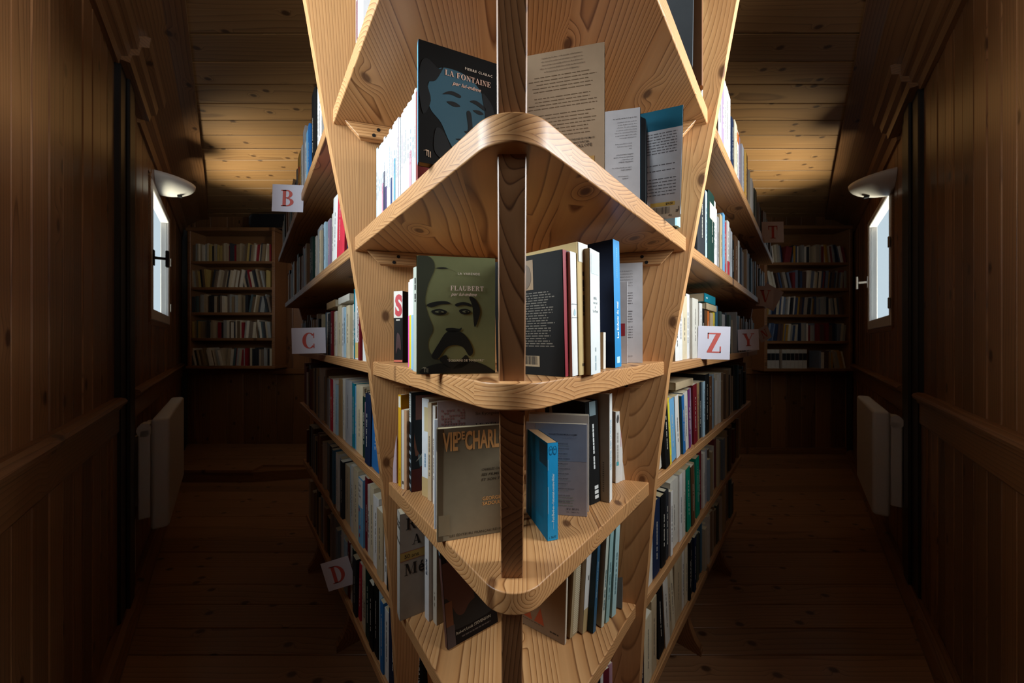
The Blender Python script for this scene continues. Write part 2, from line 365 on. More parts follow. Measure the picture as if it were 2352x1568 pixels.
# ------------------------------------------------------------------ the prow-shaped bookshelf
unit = tag(empty('prow_bookshelf', (0, .55, 0)), 'double-sided pine bookshelf with a rounded prow of tapering shelves and a central post', 'bookshelf')
def upart(name, me, mat, loc=(0, 0, 0), rotz=0.0, parent=None):
    o = link(name, me, mat)
    if parent is None: o.parent = unit; o.matrix_parent_inverse = Matrix.Translation((0, -.55, 0))
    else: o.parent = parent; o.matrix_parent_inverse = parent.matrix_world.inverted()
    o.location = loc; o.rotation_euler = (0, 0, rotz)
    return o
# level: top height over the eye, depth of the end boards, left/right ends, depth of the rounded nose
LV = {'A': (.535, .750, .411, .449, .262), 'B': (.250, .780, .3755, .415, .356), 'C': (-.050, .815, .347, .379, .391),
      'D': (-.368, .852, .3215, .357, .478), 'E': (-.715, .885, .308, .335, .530), 'F': (-1.06, .905, .300, .322, .555)}
TH = .034; ST = .028
OUT = [(.98, .665, .472, .515), (.73, .708, .445, .485), (.50, .75, .426, .464), (.23, .78, .385, .43), (-.07, .815, .353, .39), (-.385, .852, .335, .371), (-.735, .885, .322, .356), (-1.13, .912, .312, .345)]
def outer(z):
    for a, b in zip(OUT, OUT[1:]):
        if z <= a[0] and z >= b[0]:
            t = (a[0]-z)/(a[0]-b[0]); return tuple(p+(q-p)*t for p, q in zip(a[1:], b[1:]))
    return OUT[0][1:] if z > OUT[0][0] else OUT[-1][1:]
REC = .257
def fillet(L, Apx, R, r, n=24):
    a = (Vector(L)-Vector(Apx)).normalized(); b = (Vector(R)-Vector(Apx)).normalized(); A = Vector(Apx)
    half = a.angle(b)/2; t = r/math.tan(half); c = A+(a+b).normalized()*(r/math.sin(half))
    p0, p1 = A+a*t, A+b*t; a0 = math.atan2(p0.y-c.y, p0.x-c.x); a1 = math.atan2(p1.y-c.y, p1.x-c.x)
    while a1 < a0: a1 += 2*math.pi
    return [(c.x+r*math.cos(a0+(a1-a0)*i/n), c.y+r*math.sin(a0+(a1-a0)*i/n)) for i in range(n+1)]
NOSE = {}
for k, (zt, dp, wl_, wr_, tip) in LV.items():
    r = .055; apex = (0.0, tip-.56*r); L_, R_ = (-wl_, dp), (wr_, dp)
    arc = fillet(L_, apex, R_, r)
    back = (0.0, dp+REC*.36)
    poly = [L_]+arc+[R_, (wr_+.004, dp+.012), back, (-wl_-.004, dp+.012)]
    v, f = prism_vf(poly, H+zt-TH, H+zt)
    o = upart('prow_shelf', fixn(mesh('prow_shelf', v, f)), M_shelf); add_bevel(o, .0025, 2)
    NOSE[k] = (L_, apex, R_)
    smooth(o); o.data.set_sharp_from_angle(angle=math.radians(25)); o.modifiers['bevel'].harden_normals = True
# central post, leaning with the prow
PZ = [(.98, .25), (.60, .325), (.38, .352), (.25, .370), (.20, .380), (-.05, .4125), (-.20, .460), (-.368, .508), (-.55, .530), (-.72, .552), (-1.13, .575)]
pw, pd, ch = .017, .040, .0016
rings = []
for z, d in PZ:
    rings.append([(-pw+ch, d, H+z), (pw-ch, d, H+z), (pw, d+ch, H+z), (pw, d+pd, H+z), (-pw, d+pd, H+z), (-pw, d+ch, H+z)])
v, f = loft_vf(rings[::-1]); upart('centre_post', fixn(mesh('centre_post', v, f)), M_post_shaded)
# end boards behind the prow, one for each aisle
def lerp(a, b, t): return a+(b-a)*t
for side, col, sg in (('left', 2, -1), ('right', 3, 1)):
    rings = []
    for row in OUT[::-1]:
        z, d, xo = row[0], row[1], row[col]
        rings.append([(sg*xo, d, H+z), (sg*.002, d+REC*xo, H+z), (sg*.002, d+REC*xo+.022, H+z), (sg*(xo+.006), d+.024, H+z), (sg*(xo+.0125), d+.012, H+z)])
    v, f = loft_vf(rings); upart('end_board', fixn(mesh('end_board', v, f)), M_upright)
    # cleats with a bevelled end under each prow shelf, and their screws
    for k in 'ABCDE':
        zt, dp = LV[k][0], LV[k][1]; w0 = LV[k][2 if sg < 0 else 3]; ln = w0-.045; cz = zt-TH
        ang = math.atan2(REC, 1.0) if sg < 0 else math.pi-math.atan2(REC, 1.0)
        prof = [(0, 0), (ln, 0), (ln, -.032), (.030, -.032)]
        v = [(x, y, z) for y in (-.020, 0) for x, z in prof]
        f = [(0, 1, 2, 3), (7, 6, 5, 4), (0, 4, 5, 1), (1, 5, 6, 2), (2, 6, 7, 3), (3, 7, 4, 0)]
        if sg > 0: v = [(x, -y, z) for x, y, z in v]
        # the board front passes through (w0+.004, dp) and recedes towards the centre
        x0 = sg*(w0-.028); y0 = dp+.028*REC-.001
        o = upart('cleat', fixn(mesh('cleat', v, f)), M_side, (x0, y0, H+cz-.0005), ang); add_bevel(o, .0012)
        bpy.context.view_layer.update()
        for sx, sz in ((.072, -.012), (.062, -.026)):
            n = 8; yy = -.0206 if sg < 0 else .0206
            vv = [(sx+.0042*math.cos(q*2*math.pi/n), yy, sz+.0042*math.sin(q*2*math.pi/n)) for q in range(n)]+[(sx+.0042*math.cos(q*2*math.pi/n), yy*.9, sz+.0042*math.sin(q*2*math.pi/n)) for q in range(n)]
            ff = [tuple(range(n)), tuple(range(2*n-1, n-1, -1))]+[(i, (i+1) % n, (i+1) % n+n, i+n) for i in range(n)]
            s_ = link('screw', fixn(mesh('screw', vv, ff)), M_dark, o)
# side shelves, back panels and far uprights
END = {'left': (2.0, dict(A=1.43, B=1.39, C=1.31, D=1.30, E=1.28, F=1.26)), 'right': (2.05, dict(A=1.637, B=1.596, C=1.54, D=1.50, E=1.44, F=1.41))}
SIDE_Z = dict(A=.515, B=.235, C=-.054, D=-.372, E=-.72, F=-1.06)
ROW = {}
def frame2(p0, p1, side):
    """row frame: e along the row away from the camera, n into the shelf"""
    e = (Vector(p1)-Vector(p0)).normalized(); n = Vector((e.y, -e.x)) if side == 'left' else Vector((-e.y, e.x))
    return e, n
for side, ci, sg in (('left', 1, -1), ('right', 2, 1)):
    dE, xE = END[side]
    backs = []
    for k, zt in SIDE_Z.items():
        o3 = outer(zt); p0 = (sg*(o3[ci]+.010), o3[0]+.020); p1 = (sg*xE[k], dE); e, n = frame2(p0, p1, side); ln = (Vector(p1)-Vector(p0)).length
        ROW[side, k] = (Vector(p0), e, n, ln, zt)
        ang = math.atan2(n.y, n.x)-math.pi/2
        xa, xb = (-ln, 0) if side == 'left' else (0, ln)
        # near end cut along the end board
        cut = .16
        if side == 'left': poly = [(xa, 0), (0, 0), (-cut*.0, .03), (-.02, .21), (xa, .21)]
        else: poly = [(0, 0), (xb, 0), (xb, .21), (.02, .21), (0, .03)]
        v, f = prism_vf(poly, H+zt-ST, H+zt)
        o = upart('side_shelf', fixn(mesh('side_shelf', v, f)), M_side, (p0[0], p0[1], 0), ang); add_bevel(o, .002)
        backs.append((Vector(p0)+n*.205, Vector(p1)+n*.205, zt))
    rings = []
    for a, b, z in sorted(backs, key=lambda q: q[2]):
        e = (b-a).normalized(); n = Vector((e.y, -e.x)) if side == 'left' else Vector((-e.y, e.x))
        rings.append([(a.x, a.y, H+z), (b.x, b.y, H+z), (b.x+n.x*.012, b.y+n.y*.012, H+z), (a.x+n.x*.012, a.y+n.y*.012, H+z)])
    v, f = loft_vf(rings); upart('back_panel', fixn(mesh('back_panel', v, f)), M_upright)
    # upright closing the far end, set back from the shelf edges
    rings = []
    for k in ('F', 'E', 'D', 'C', 'B', 'A'):
        p0, e, n, ln, zt = ROW[side, k]; q = p0+e*(ln-.03)
        z = H+zt+(.0 if k != 'F' else -.07)
        a = q+n*.06; b = q+n*.20
        rings.append([(a.x, a.y, z), (b.x, b.y, z), (b.x-e.x*.022, b.y-e.y*.022, z), (a.x-e.x*.022, a.y-e.y*.022, z)])
    v, f = loft_vf(rings); upart('far_upright', fixn(mesh('far_upright', v, f)), M_upright)
    # curved feet under the bottom shelf
    p0, e, n, ln, zt = ROW[side, 'F']; ang = math.atan2(n.y, n.x)-math.pi/2
    for s in (.05, .55, 1.15):
        prof = [(-.035, 0), (.16, 0), (.16, H+zt-ST), (.02, H+zt-ST), (.008, .10), (-.012, .05), (-.035, .022)]
        v = [(x, y, z) for x in (-.014, .014) for y, z in prof]; m_ = len(prof)
        f = [tuple(range(m_)), tuple(range(2*m_-1, m_-1, -1))]+[(i, i+m_, (i+1) % m_+m_, (i+1) % m_) for i in range(m_)]
        q = p0+e*s; upart('foot', fixn(mesh('foot', v, f)), M_case, (q.x, q.y, 0), ang)
bpy.context.view_layer.update()

# ------------------------------------------------------------------ lettering
def arc_poly(cx, cy, rx, ry, ix, iy, a0, a1, n=14, ox=0.0):
    P = []
    for i in range(n):
        A = math.radians(a0+(a1-a0)*i/n); B = math.radians(a0+(a1-a0)*(i+1)/n)
        P.append([(cx+rx*math.cos(A), cy+ry*math.sin(A)), (cx+rx*math.cos(B), cy+ry*math.sin(B)), (cx+ox+ix*math.cos(B), cy+iy*math.sin(B)), (cx+ox+ix*math.cos(A), cy+iy*math.sin(A))])
    return P
def rc(x0, y0, x1, y1): return [(x0, y0), (x1, y0), (x1, y1), (x0, y1)]
def sf(x, y, w=.40): return rc(x-w/2, y, x+w/2, y+.055)       # a serif bar
TK, HN = .20, .065
def glyph(c):
    """high-contrast serif capitals, cap height 1 -> polygons, advance"""
    if c == 'I': return [rc(.12, 0, .12+TK, 1), sf(.22, 0), sf(.22, .945)], .44
    if c == 'L': return [rc(.12, 0, .12+TK, 1), sf(.22, 0), sf(.22, .945), rc(.2, 0, .72, .065), rc(.66, 0, .72, .30)], .76
    if c == 'F': return [rc(.12, 0, .12+TK, 1), sf(.22, 0), rc(.04, .935, .70, 1), rc(.64, .70, .70, 1), rc(.3, .48, .54, .54), rc(.49, .36, .54, .66)], .74
    if c in 'EÊ':
        p = [rc(.12, 0, .12+TK, 1), rc(.04, .935, .70, 1), rc(.64, .72, .70, 1), rc(.3, .48, .54, .54), rc(.49, .36, .54, .66), rc(.04, 0, .74, .065), rc(.68, 0, .74, .30)]
        if c == 'Ê': p += [[(.22, 1.08), (.30, 1.08), (.42, 1.22), (.36, 1.26)], [(.42, 1.22), (.36, 1.26), (.56, 1.08), (.48, 1.08)]]
        return p, .80
    if c == 'T': return [rc(.28, 0, .28+TK, 1), sf(.38, 0, .42), rc(.02, .935, .74, 1), rc(.02, .68, .08, 1), rc(.68, .68, .74, 1)], .76
    if c == 'H': return [rc(.1, 0, .3, 1), rc(.6, 0, .8, 1), sf(.2, 0), sf(.2, .945), sf(.7, 0), sf(.7, .945), rc(.3, .48, .6, .54)], .90
    if c == 'A': return [[(.12, 0), (.18, 0), (.46, 1), (.40, 1)], [(.36, 1), (.50, 1), (.84, 0), (.60, 0)], sf(.14, 0, .30), sf(.72, 0, .36), rc(.24, .30, .66, .36)], .88
    if c == 'V': return [[(.06, 1), (.30, 1), (.54, 0), (.42, 0)], [(.74, 1), (.80, 1), (.52, 0), (.46, 0)], sf(.18, .945, .36), sf(.77, .945, .28)], .88
    if c == 'Y': return [[(.06, 1), (.30, 1), (.54, .42), (.34, .42)], [(.76, 1), (.82, 1), (.52, .42), (.46, .42)], rc(.34, 0, .54, .46), sf(.44, 0, .42), sf(.18, .945, .36), sf(.79, .945, .28)], .92
    if c == 'Z': return [[(.06, .06), (.30, .06), (.74, .94), (.50, .94)], rc(.08, .935, .74, 1), rc(.08, .70, .14, 1), rc(.06, 0, .76, .065), rc(.70, 0, .76, .32)], .82
    if c == 'N': return [rc(.14, 0, .20, 1), rc(.70, 0, .76, 1), [(.10, 1), (.32, 1), (.76, 0), (.62, 0)], sf(.17, 0, .30), sf(.73, .945, .30), sf(.16, .945, .24)], .88
    if c == 'M': return [rc(.14, 0, .20, 1), rc(.80, 0, 1.0, 1), [(.10, 1), (.32, 1), (.58, .12), (.48, 0)], [(.50, 0), (.56, .1), (.82, 1), (.78, 1)], sf(.17, 0, .30), sf(.90, 0), sf(.94, .945, .3), sf(.14, .945, .24)], 1.12
    if c == 'D': return [rc(.12, 0, .12+TK, 1), sf(.18, 0, .32), sf(.18, .945, .32)]+arc_poly(.32, .5, .52, .5, .30, .435, -90, 90), .92
    if c == 'B': return [rc(.12, 0, .12+TK, 1), sf(.18, 0, .32), sf(.18, .945, .32)]+arc_poly(.38, .745, .34, .255, .14, .195, -90, 90)+arc_poly(.38, .26, .42, .26, .20, .20, -90, 90)+[rc(.3, .935, .39, 1), rc(.3, .49, .39, .55), rc(.3, 0, .39, .06)], .86
    if c in 'PR':
        p = [rc(.12, 0, .12+TK, 1), sf(.22, 0), sf(.18, .945, .32), rc(.3, .935, .39, 1), rc(.3, .45, .39, .51)]+arc_poly(.38, .725, .36, .275, .15, .21, -90, 90)
        if c == 'R': p += [[(.42, .48), (.58, .48), (.86, .0), (.66, 0)], sf(.80, 0, .2)]
        return p, (.92 if c == 'R' else .80)
    if c == 'O': return arc_poly(.5, .5, .44, .52, .22, .455, 0, 360, 24), 1.0
    if c in 'CG':
        p = arc_poly(.5, .5, .44, .52, .23, .455, 42, 318, 22, .03)+[rc(.78, .66, .84, 1.0)]
        p += [rc(.78, 0, .84, .30)] if c == 'C' else [rc(.66, .02, .86, .42), sf(.76, .40, .36)]
        return p, .94
    if c == 'U': return [rc(.12, .3, .12+TK, 1), rc(.70, .3, .76, 1), sf(.22, .945), sf(.73, .945, .28)]+arc_poly(.44, .32, .32, .34, .13, .27, 180, 360), .88
    if c == 'S': return arc_poly(.37, .735, .30, .275, .13, .215, 40, 270, 14)+arc_poly(.37, .26, .32, .275, .12, .21, -140, 90, 14)+[rc(.56, .70, .62, .99), rc(.05, .02, .11, .30)], .74
    return [], .40
def serif_polys(s, size, track=0.04):
    x = 0; P = []
    for c in s:
        g, a = glyph(c); P += [[((px_+x)*size, py_*size) for px_, py_ in q] for q in g]; x += a+track
    return P, (x-track)*size
_tc = {}
def sans_mesh(s, size, bold=0.0, shear=0.0, space=1.0):
    key = (s, bold, shear, space)
    if key not in _tc:
        cu = bpy.data.curves.new('t', 'FONT'); cu.body = s; cu.size = 1.0; cu.resolution_u = 1 if len(s) > 12 else 3; cu.offset = bold; cu.shear = shear; cu.space_character = space
        ob = bpy.data.objects.new('t', cu); COL.objects.link(ob)
        dg = bpy.context.evaluated_depsgraph_get(); me = bpy.data.meshes.new_from_object(ob.evaluated_get(dg))
        vs = [(v.co.x, v.co.y) for v in me.vertices]; fs = [tuple(p.vertices) for p in me.polygons]
        bpy.data.objects.remove(ob); bpy.data.curves.remove(cu); bpy.data.meshes.remove(me)
        _tc[key] = (vs, fs)
    vs, fs = _tc[key]
    k = size/0.72                          # size = cap height
    return [(x*k, y*k) for x, y in vs], fs
def blob(pts, n=5):
    out = []; m = len(pts)
    for i in range(m):
        p0, p1, p2, p3 = [pts[(i+j-1) % m] for j in range(4)]
        for k in range(n):
            t = k/n
            out.append(tuple(0.5*((2*b)+(-a+c)*t+(2*a-5*b+4*c-d)*t*t+(-a+3*b-3*c+d)*t**3) for a, b, c, d in zip(p0, p1, p2, p3)))
    return out

# ------------------------------------------------------------------ books
N_BOOKS = 0
class Book:
    """spine at local y = 0 facing -y, x across the thickness, z up; side says which cover the camera sees"""
    def __init__(s, side, xy, z, theta, t, h, w, color, label, lean=0.0, group=None, kind='paperback', cat='book', pages='#d9ccb0', name=None, vdir=None, corner=True, tilt=0.0):
        global N_BOOKS
        N_BOOKS += 1
        color = srgb(color) if isinstance(color, str) else color
        th = math.radians(theta); s.side = side; s.t, s.h, s.w = t, h, w
        y = Vector((math.cos(th), math.sin(th))) if side == 'left' else Vector((-math.cos(th), math.sin(th)))
        if vdir is not None: y = vdir
        x = Vector((y.y, -y.x)); o2 = Vector(xy)-(x*t if (side == 'left' and corner) else Vector((0, 0)))
        yaw = math.atan2(y.y, y.x)-math.pi/2; L = math.radians(lean)
        M = Matrix.Translation((o2.x, o2.y, H+z+.0006)) @ Matrix.Rotation(yaw, 4, 'Z')
        if lean:
            px_ = t if lean > 0 else 0.0
            M = M @ Matrix.Translation((px_, 0, 0)) @ Matrix.Rotation(L, 4, 'Y') @ Matrix.Translation((-px_, 0, 0))
        if tilt: M = M @ Matrix.Rotation(math.radians(tilt), 4, 'X')
        s.e = empty(name or ('hardback_book' if kind == 'hardback' else 'paperback_book')); s.e.matrix_world = M
        tag(s.e, label, cat, group)
        hard = kind == 'hardback'; c = .0028 if hard else .0009; ov = .003 if hard else .0004; b = .0030 if hard else .0007
        b = min(b, t*.12); s.b = b
        poly = [(0, 0), (t*.14, -b*.75), (t*.5, -b), (t*.86, -b*.75), (t, 0), (t, w), (t-c, w), (t-c, c), (c, c), (c, w), (0, w)]
        v, f = prism_vf(poly, 0, h); s.cover = link('cover', fixn(mesh('cover', v, f)), M_book, s.e, color)
        v, f = box_vf(c*1.02, c*1.02, ov, t-c*1.02, w-ov*1.2, h-ov); s.pages = link('page_block', mesh('page_block', v, f), M_pages, s.e, srgb(pages))
    def m(s, face, u, v, e):
        if face == 'spine': return (u, -s.b-e, v)
        return (s.t+e, u, v) if s.side == 'left' else (-e, s.w-u, v)
    def put(s, face, P2, F2, color, name, lay):
        me = mesh(name, [s.m(face, u, v, .0003*lay) for u, v in P2], F2)
        o = link(name, me, M_ink, s.e, srgb(color) if isinstance(color, str) else color); o.parent = s.cover; return o
    def polys(s, face, polys, color, name='print', lay=1):
        P, Fc = [], []
        um = s.t if face == 'spine' else s.w; polys = [[(min(max(u, 0), um), min(max(v, 0), s.h)) for u, v in q] for q in polys]
        for q in polys:
            n = len(P); P += q; Fc.append(tuple(range(n, n+len(q))))
        return s.put(face, P, Fc, color, name, lay)
    def rect(s, face, u0, v0, u1, v1, color, name='printed_panel', lay=1): return s.polys(face, [rc(u0, v0, u1, v1)], color, name, lay)
    def text(s, face, u, v, st, size, color, align='l', rot=0, serif=False, bold=0.0, shear=0.0, lay=2, name='lettering', sx=1.0, space=1.0):
        if serif:
            P, wd = serif_polys(st, size); pts = [p for q in P for p in q]; Fc = []; n = 0
            for q in P: Fc.append(tuple(range(n, n+len(q)))); n += len(q)
        else:
            pts, Fc = sans_mesh(st, size, bold, shear, space); wd = max((p[0] for p in pts), default=0)
        dx = {'l': 0, 'c': -wd/2, 'r': -wd}[align]
        out = []
        for a, b in pts:
            a = (a+dx)*sx
            out.append((u+a, v+b) if rot == 0 else ((u-b, v+a) if rot > 0 else (u+b, v-a)))
        return s.put(face, out, Fc, color, name, lay)
    def lines(s, face, u0, u1, v0, v1, n, color, size=.0011, seed=0, just='c', name='small_print', lay=1, skip=()):
        """text too small to read, as rows of word-length marks"""
        r = random.Random(seed); Q = []
        for i in range(n):
            if i in skip: continue
            v = v1-(v1-v0)*(i+.5)/n; lw = (u1-u0)*r.uniform(.72, 1); u = {'c': (u0+u1-lw)/2, 'l': u0, 'r': u1-lw}[just]; end = u+lw
            while u < end:
                wl = min(r.uniform(.003, .011), end-u); Q.append(rc(u, v, u+wl, v+size)); u += wl+.0016
        return s.polys(face, Q, color, name, lay)
def board_depth(side, k, x):
    zt, dp, wl_, wr_, tip = LV[k]; w0 = wl_ if side == 'left' else wr_
    return dp+REC*(w0+.004-abs(x))
def marks(b, seed, color, lo=.15, hi=.85):
    """a spine title that the photograph shows but does not let one read"""
    r = random.Random(seed); t, h = b.t, b.h; wd = min(.0045, t*.34); u = t/2-wd/2; z = h*lo+r.uniform(0, .1)*h; Q = []
    end = h*r.uniform(hi-.25, hi)
    while z < end:
        l = r.uniform(.003, .012); Q.append(rc(u, z, u+wd, z+l)); z += l+r.choice((.0012, .0012, .006))
    b.polys('spine', Q, color, 'spine_lettering')
PAPERS = ['#d9ccb0', '#cbb994', '#e2dac6', '#bfa982']
zA, zB, zC, zD, zE, zF = [LV[k][0] for k in 'ABCDEF']
def BK(side, xy, z, theta, t, h, w, color, label, **k):
    # a book that stands before the end board is no deeper than the room it has there
    lv = [q for q in LV if LV[q][0] == z][0]; th = math.radians(theta); sg = 1 if side == 'left' else -1
    yv = Vector((sg*math.cos(th), math.sin(th))); xv = Vector((yv.y, -yv.x))
    for c0 in (Vector(xy), Vector(xy)+xv*(-t if side == 'left' else t)):
        while w > .022 and (c0+yv*w).y > board_depth(side, lv, (c0+yv*w).x)-.004: w -= .003
    return Book(side, xy, z, theta, t, h, w, color, label, **k)
# ---- shelf B (upper prow shelf), left: portrait paperback at the nose end, then a run of thin white spines
b = BK('left', px(962, 372, zB), zB, 21, .012, .171, .117, '#141312', 'black and teal paperback with a large portrait of a clean-shaven man', pages='#7d6443', tilt=0)
b.rect('spine', .0002, 0, .0118, .171, '#4f9fc4', 'blue_spine')
b.text('spine', .008, .10, 'LA FONTAINE', .004, '#2b4a5c', rot=90, lay=2, name='spine_lettering')
W, Hh = b.w, b.h
def U(pts, w=W, h=Hh): return [(u*w, v*h) for u, v in pts]
teal = '#2f4f5c'
b.polys('cover', [blob(U([(.10, .62), (.22, .80), (.45, .83), (.66, .78), (.80, .66), (.84, .50), (.78, .34), (.64, .20), (.46, .14), (.36, .22), (.26, .36), (.13, .46)]))], teal, 'portrait_print', 1)
b.polys('cover', [blob(U(p), 4) for p in ([(.28, .60), (.38, .645), (.50, .63), (.49, .605), (.38, .615)], [(.62, .60), (.70, .62), (.82, .58), (.82, .55), (.70, .585)],
        [(.33, .545), (.42, .56), (.50, .535), (.42, .52)], [(.66, .53), (.74, .54), (.80, .52), (.74, .505)],
        [(.58, .50), (.635, .50), (.66, .36), (.70, .34), (.62, .315), (.55, .33), (.60, .36)],
        [(.44, .25), (.55, .265), (.64, .25), (.62, .235), (.54, .24)], [(.02, .80), (.10, .86), (.24, .80), (.30, .84), (.20, .70), (.10, .66), (.14, .52), (.05, .40), (.0, .6)],
        [(.78, .70), (.92, .60), (.95, .40), (.86, .22), (.80, .36), (.82, .52)], [(.20, .30), (.30, .28), (.40, .10), (.30, .05), (.18, .12)])], '#0d0f10', 'portrait_shadow', 2)
b.text('cover', .086, .147, 'PIERRE CLARAC', .0038, '#c9b4a0', 'c', bold=.012, space=1.15, lay=3)
b.text('cover', .036, .131, 'LA FONTAINE', .0078, '#d2a892', serif=True, lay=3, name='title_lettering')
b.text('cover', .047, .120, 'par lui-même', .0056, '#cfa48e', bold=.012, shear=.35, lay=3, name='title_lettering')
b.polys('cover', [[(.006, .0165), (.010, .0185), (.0135, .018), (.0125, .0165), (.009, .0172)], rc(.0105, .010, .0113, .018), rc(.013, .009, .0138, .0175), rc(.0155, .0085, .0163, .017)], '#c9a78a', 'publisher_mark', 3)
specs = []
p0, p1 = Vector((-.1655, .565)), Vector((-.306, .735)); e = (p1-p0).normalized(); s = 0; i = 0
tint = ['#d6d7d6', '#d2d1cc', '#c8ced0', '#dadad8', '#d2ccc2', '#cdd1d4', '#cbb8bd', '#b2c8d2', '#d4d4d3', '#d8d5cf']
side_bits = {2: ('#e58f9c', .0, .5), 7: ('#c9e4ee', 0, 1), 8: ('#ecd3dd', 0, 1), 12: ('#2c3f6d', 0, .45), 15: ('#3d2f5c', 0, .42), 17: ('#e9899a', 0, .5), 10: ('#5f9bc0', 0, .6), 16: ('#2a3350', 0, .6)}
ords = ['first', 'second', 'third', 'fourth', 'fifth', 'sixth', 'seventh', 'eighth', 'ninth', 'tenth', 'eleventh', 'twelfth', 'thirteenth', 'fourteenth', 'fifteenth', 'sixteenth', 'seventeenth', 'eighteenth', 'nineteenth', 'twentieth', 'twenty-first', 'twenty-second', 'twenty-third', 'twenty-fourth']
rnd = random.Random(21)
while s < (p1-p0).length and i < 22:
    t = rnd.uniform(.0082, .0118); q = p0+e*s; h = .178+rnd.uniform(-.004, .005)+(.008 if i < 2 else 0)
    bb = BK('left', q, zB, 40, t, h, .12, rnd.choice(tint), 'thin white paperback, %s in the row behind the black and teal portrait cover' % ords[i], pages='#efe9da', group='thin white paperbacks on the upper prow shelf')
    if i in side_bits:
        c, a0, a1 = side_bits[i]; bb.rect('spine', t*.1, h*a0, t*.9, h*a1, c, 'colour_band')
    marks(bb, 100+i, '#9fa3aa', .35, .8)
    s += t/.99; i += 1
b = BK('left', (-.150, .520), zB, 35, .009, .150, .11, '#7a2f2c', 'small dark red paperback tucked behind the black and teal portrait cover')
# ---- shelf B, right
b = BK('right', px(1388, 390, zB), zB, 12, .012, .186, .126, '#a98f74', 'tan paperback showing a back cover full of centred blurb lines', pages='#c8b08a')
b.rect('spine', .0004, 0, .0116, .186, '#dfeef0', 'pale_spine')
txt = ['Charlotte was the first – wildly beautiful, wildly frustrated –', 'who married her soldier husband solely to escape from the', 'claustrophobic respectability of Victorian life in Richmond.', 'When she reached the British lines in Kabul she was bewitched', 'and fascinated by the exotic world of Afghanistan –']
for i, l in enumerate(txt): b.text('cover', .0645, .176-.0052*i, l, .0023, '#4a382c', 'c', sx=.80)
b.lines('cover', .012, .117, .124, .151, 5, '#6a533d', .0011, 3)
b.lines('cover', .012, .117, .098, .119, 4, '#6a533d', .0011, 4)
b.lines('cover', .012, .117, .055, .093, 7, '#6a533d', .0011, 5)
b.text('cover', .112, .0475, 'CAROLINE HARVEY IS THE PSEUDONYM OF'[5:], .0030, '#2d211b', 'r', bold=.006, sx=.84)
b.text('cover', .104, .0425, 'AWARD-WINNING WRITER', .0030, '#2d211b', 'r', bold=.006, sx=.9)
b.text('cover', .108, .0365, 'JOANNA TROLLOPE', .0046, '#241a18', 'r', bold=.004)
b.rect('cover', .075, .004, .112, .022, '#b98f52', 'barcode_panel')
r = random.Random(2); b.polys('cover', [rc(.088+i*.0013, .009, .088+i*.0013+r.choice((.0004, .0008)), .015) for i in range(14)], '#2d211b', 'barcode', 2)
b.text('cover', .108, .0165, '0-13872-X', .0022, '#2d211b', 'r')
b = BK('right', px(1470, 471, zB), zB, 11, .034, .179, .118, '#b9b6b8', 'thick grey-white paperback with blurb, its text saying the verdict belongs to him', pages='#d8c8b0')
b.rect('spine', .0, 0, .010, .179, '#3c8fae', 'blue_spine_edge'); b.rect('spine', .010, 0, .034, .179, '#e6e9ea', 'pale_spine')
b.text('cover', .112, .161, 'ler, and the verdict belongs to him', .0024, '#241f1f', 'r', bold=.01, sx=.9)
for i, l in enumerate(['a landmark trial with hundreds', 'at stake begins routinely, then', 'off course. The jury is behaving', 'one juror is convinced he’s being', 'have to be sequestered. Then a tip', 'young woman suggests she is able', 'increasingly odd behaviour.']):
    b.text('cover', .112, .154-.0049*i, l, .0023, '#3a3432', 'r', sx=.86)
for i, l in enumerate(['being manipulated, or even', 'And, more importantly,', 'why?']): b.text('cover', .104, .114-.0049*i, l, .0023, '#3a3432', 'r', sx=.86)
for i, l in enumerate(['plotted and full of delightful', 'mystery of form has never been', '... a marvellous read’', 'SUNDAY TELEGRAPH']): b.text('cover', .106, .094-.0047*i, l, .0023, '#2a2424', 'r', bold=.008, shear=.2 if i == 3 else 0, sx=.84)
for i, l in enumerate(['One of those books you regret', 'DAILY EXPRESS']): b.text('cover', .103, .070-.0047*i, l, .0023, '#2a2424', 'r', bold=.006, shear=.2 if i else 0, sx=.86)
for i, l in enumerate(['level of suspense.', 'SUNDAY']): b.text('cover', .098, .054-.0047*i, l, .0023, '#2a2424', 'r', bold=.006, shear=.2 if i else 0, sx=.86)
b = BK('right', (.262, .640), zB, 12, .026, .197, .13, '#17181a', 'black hardback showing its worn top behind the thick verdict paperback', kind='hardback', pages='#cdb99a')
b.rect('spine', .002, .0, .024, .197, '#2a2b2d', 'jacket_spine')
b = BK('right', (.276, .668), zB, 28, .012, .158, .10, '#d9e6ea', 'slim pale blue paperback squeezed beside the verdict paperback'); marks(b, 5, '#7d93a5', .1, .3)
b = BK('right', (.292, .672), zB, 28, .010, .150, .10, '#cbb4b8', 'slim pinkish white booklet beneath the leaning teal-topped book'); marks(b, 6, '#8c7f9d', .3, .6)
b = BK('right', (.337, .655), zB, 20, .009, .200, .135, '#c6c2c4', 'leaning white book with teal top band and a $9.00 price label', lean=-12, pages='#d8cfbe')
b.rect('cover', 0, .165, .135, .200, '#155a70', 'teal_band'); b.rect('spine', .0005, 0, .0085, .2, '#5f8f9c', 'spine_band')
b.lines('cover', .05, .126, .120, .160, 8, '#6a6466', .0018, 8, 'r'); b.lines('cover', .06, .124, .085, .106, 2, '#6a6466', .0018, 9, 'r', skip=()); b.lines('cover', .05, .126, .042, .078, 6, '#6a6466', .0018, 10, 'r')
b.rect('cover', .080, .002, .1345, .031, '#cfc3ae', 'price_label'); b.rect('cover', .080, .0235, .125, .031, '#d8b458', 'price_label_band', 2)
b.text('cover', .121, .0255, '$9.00', .0042, '#2a2320', 'r', bold=.02, lay=3)
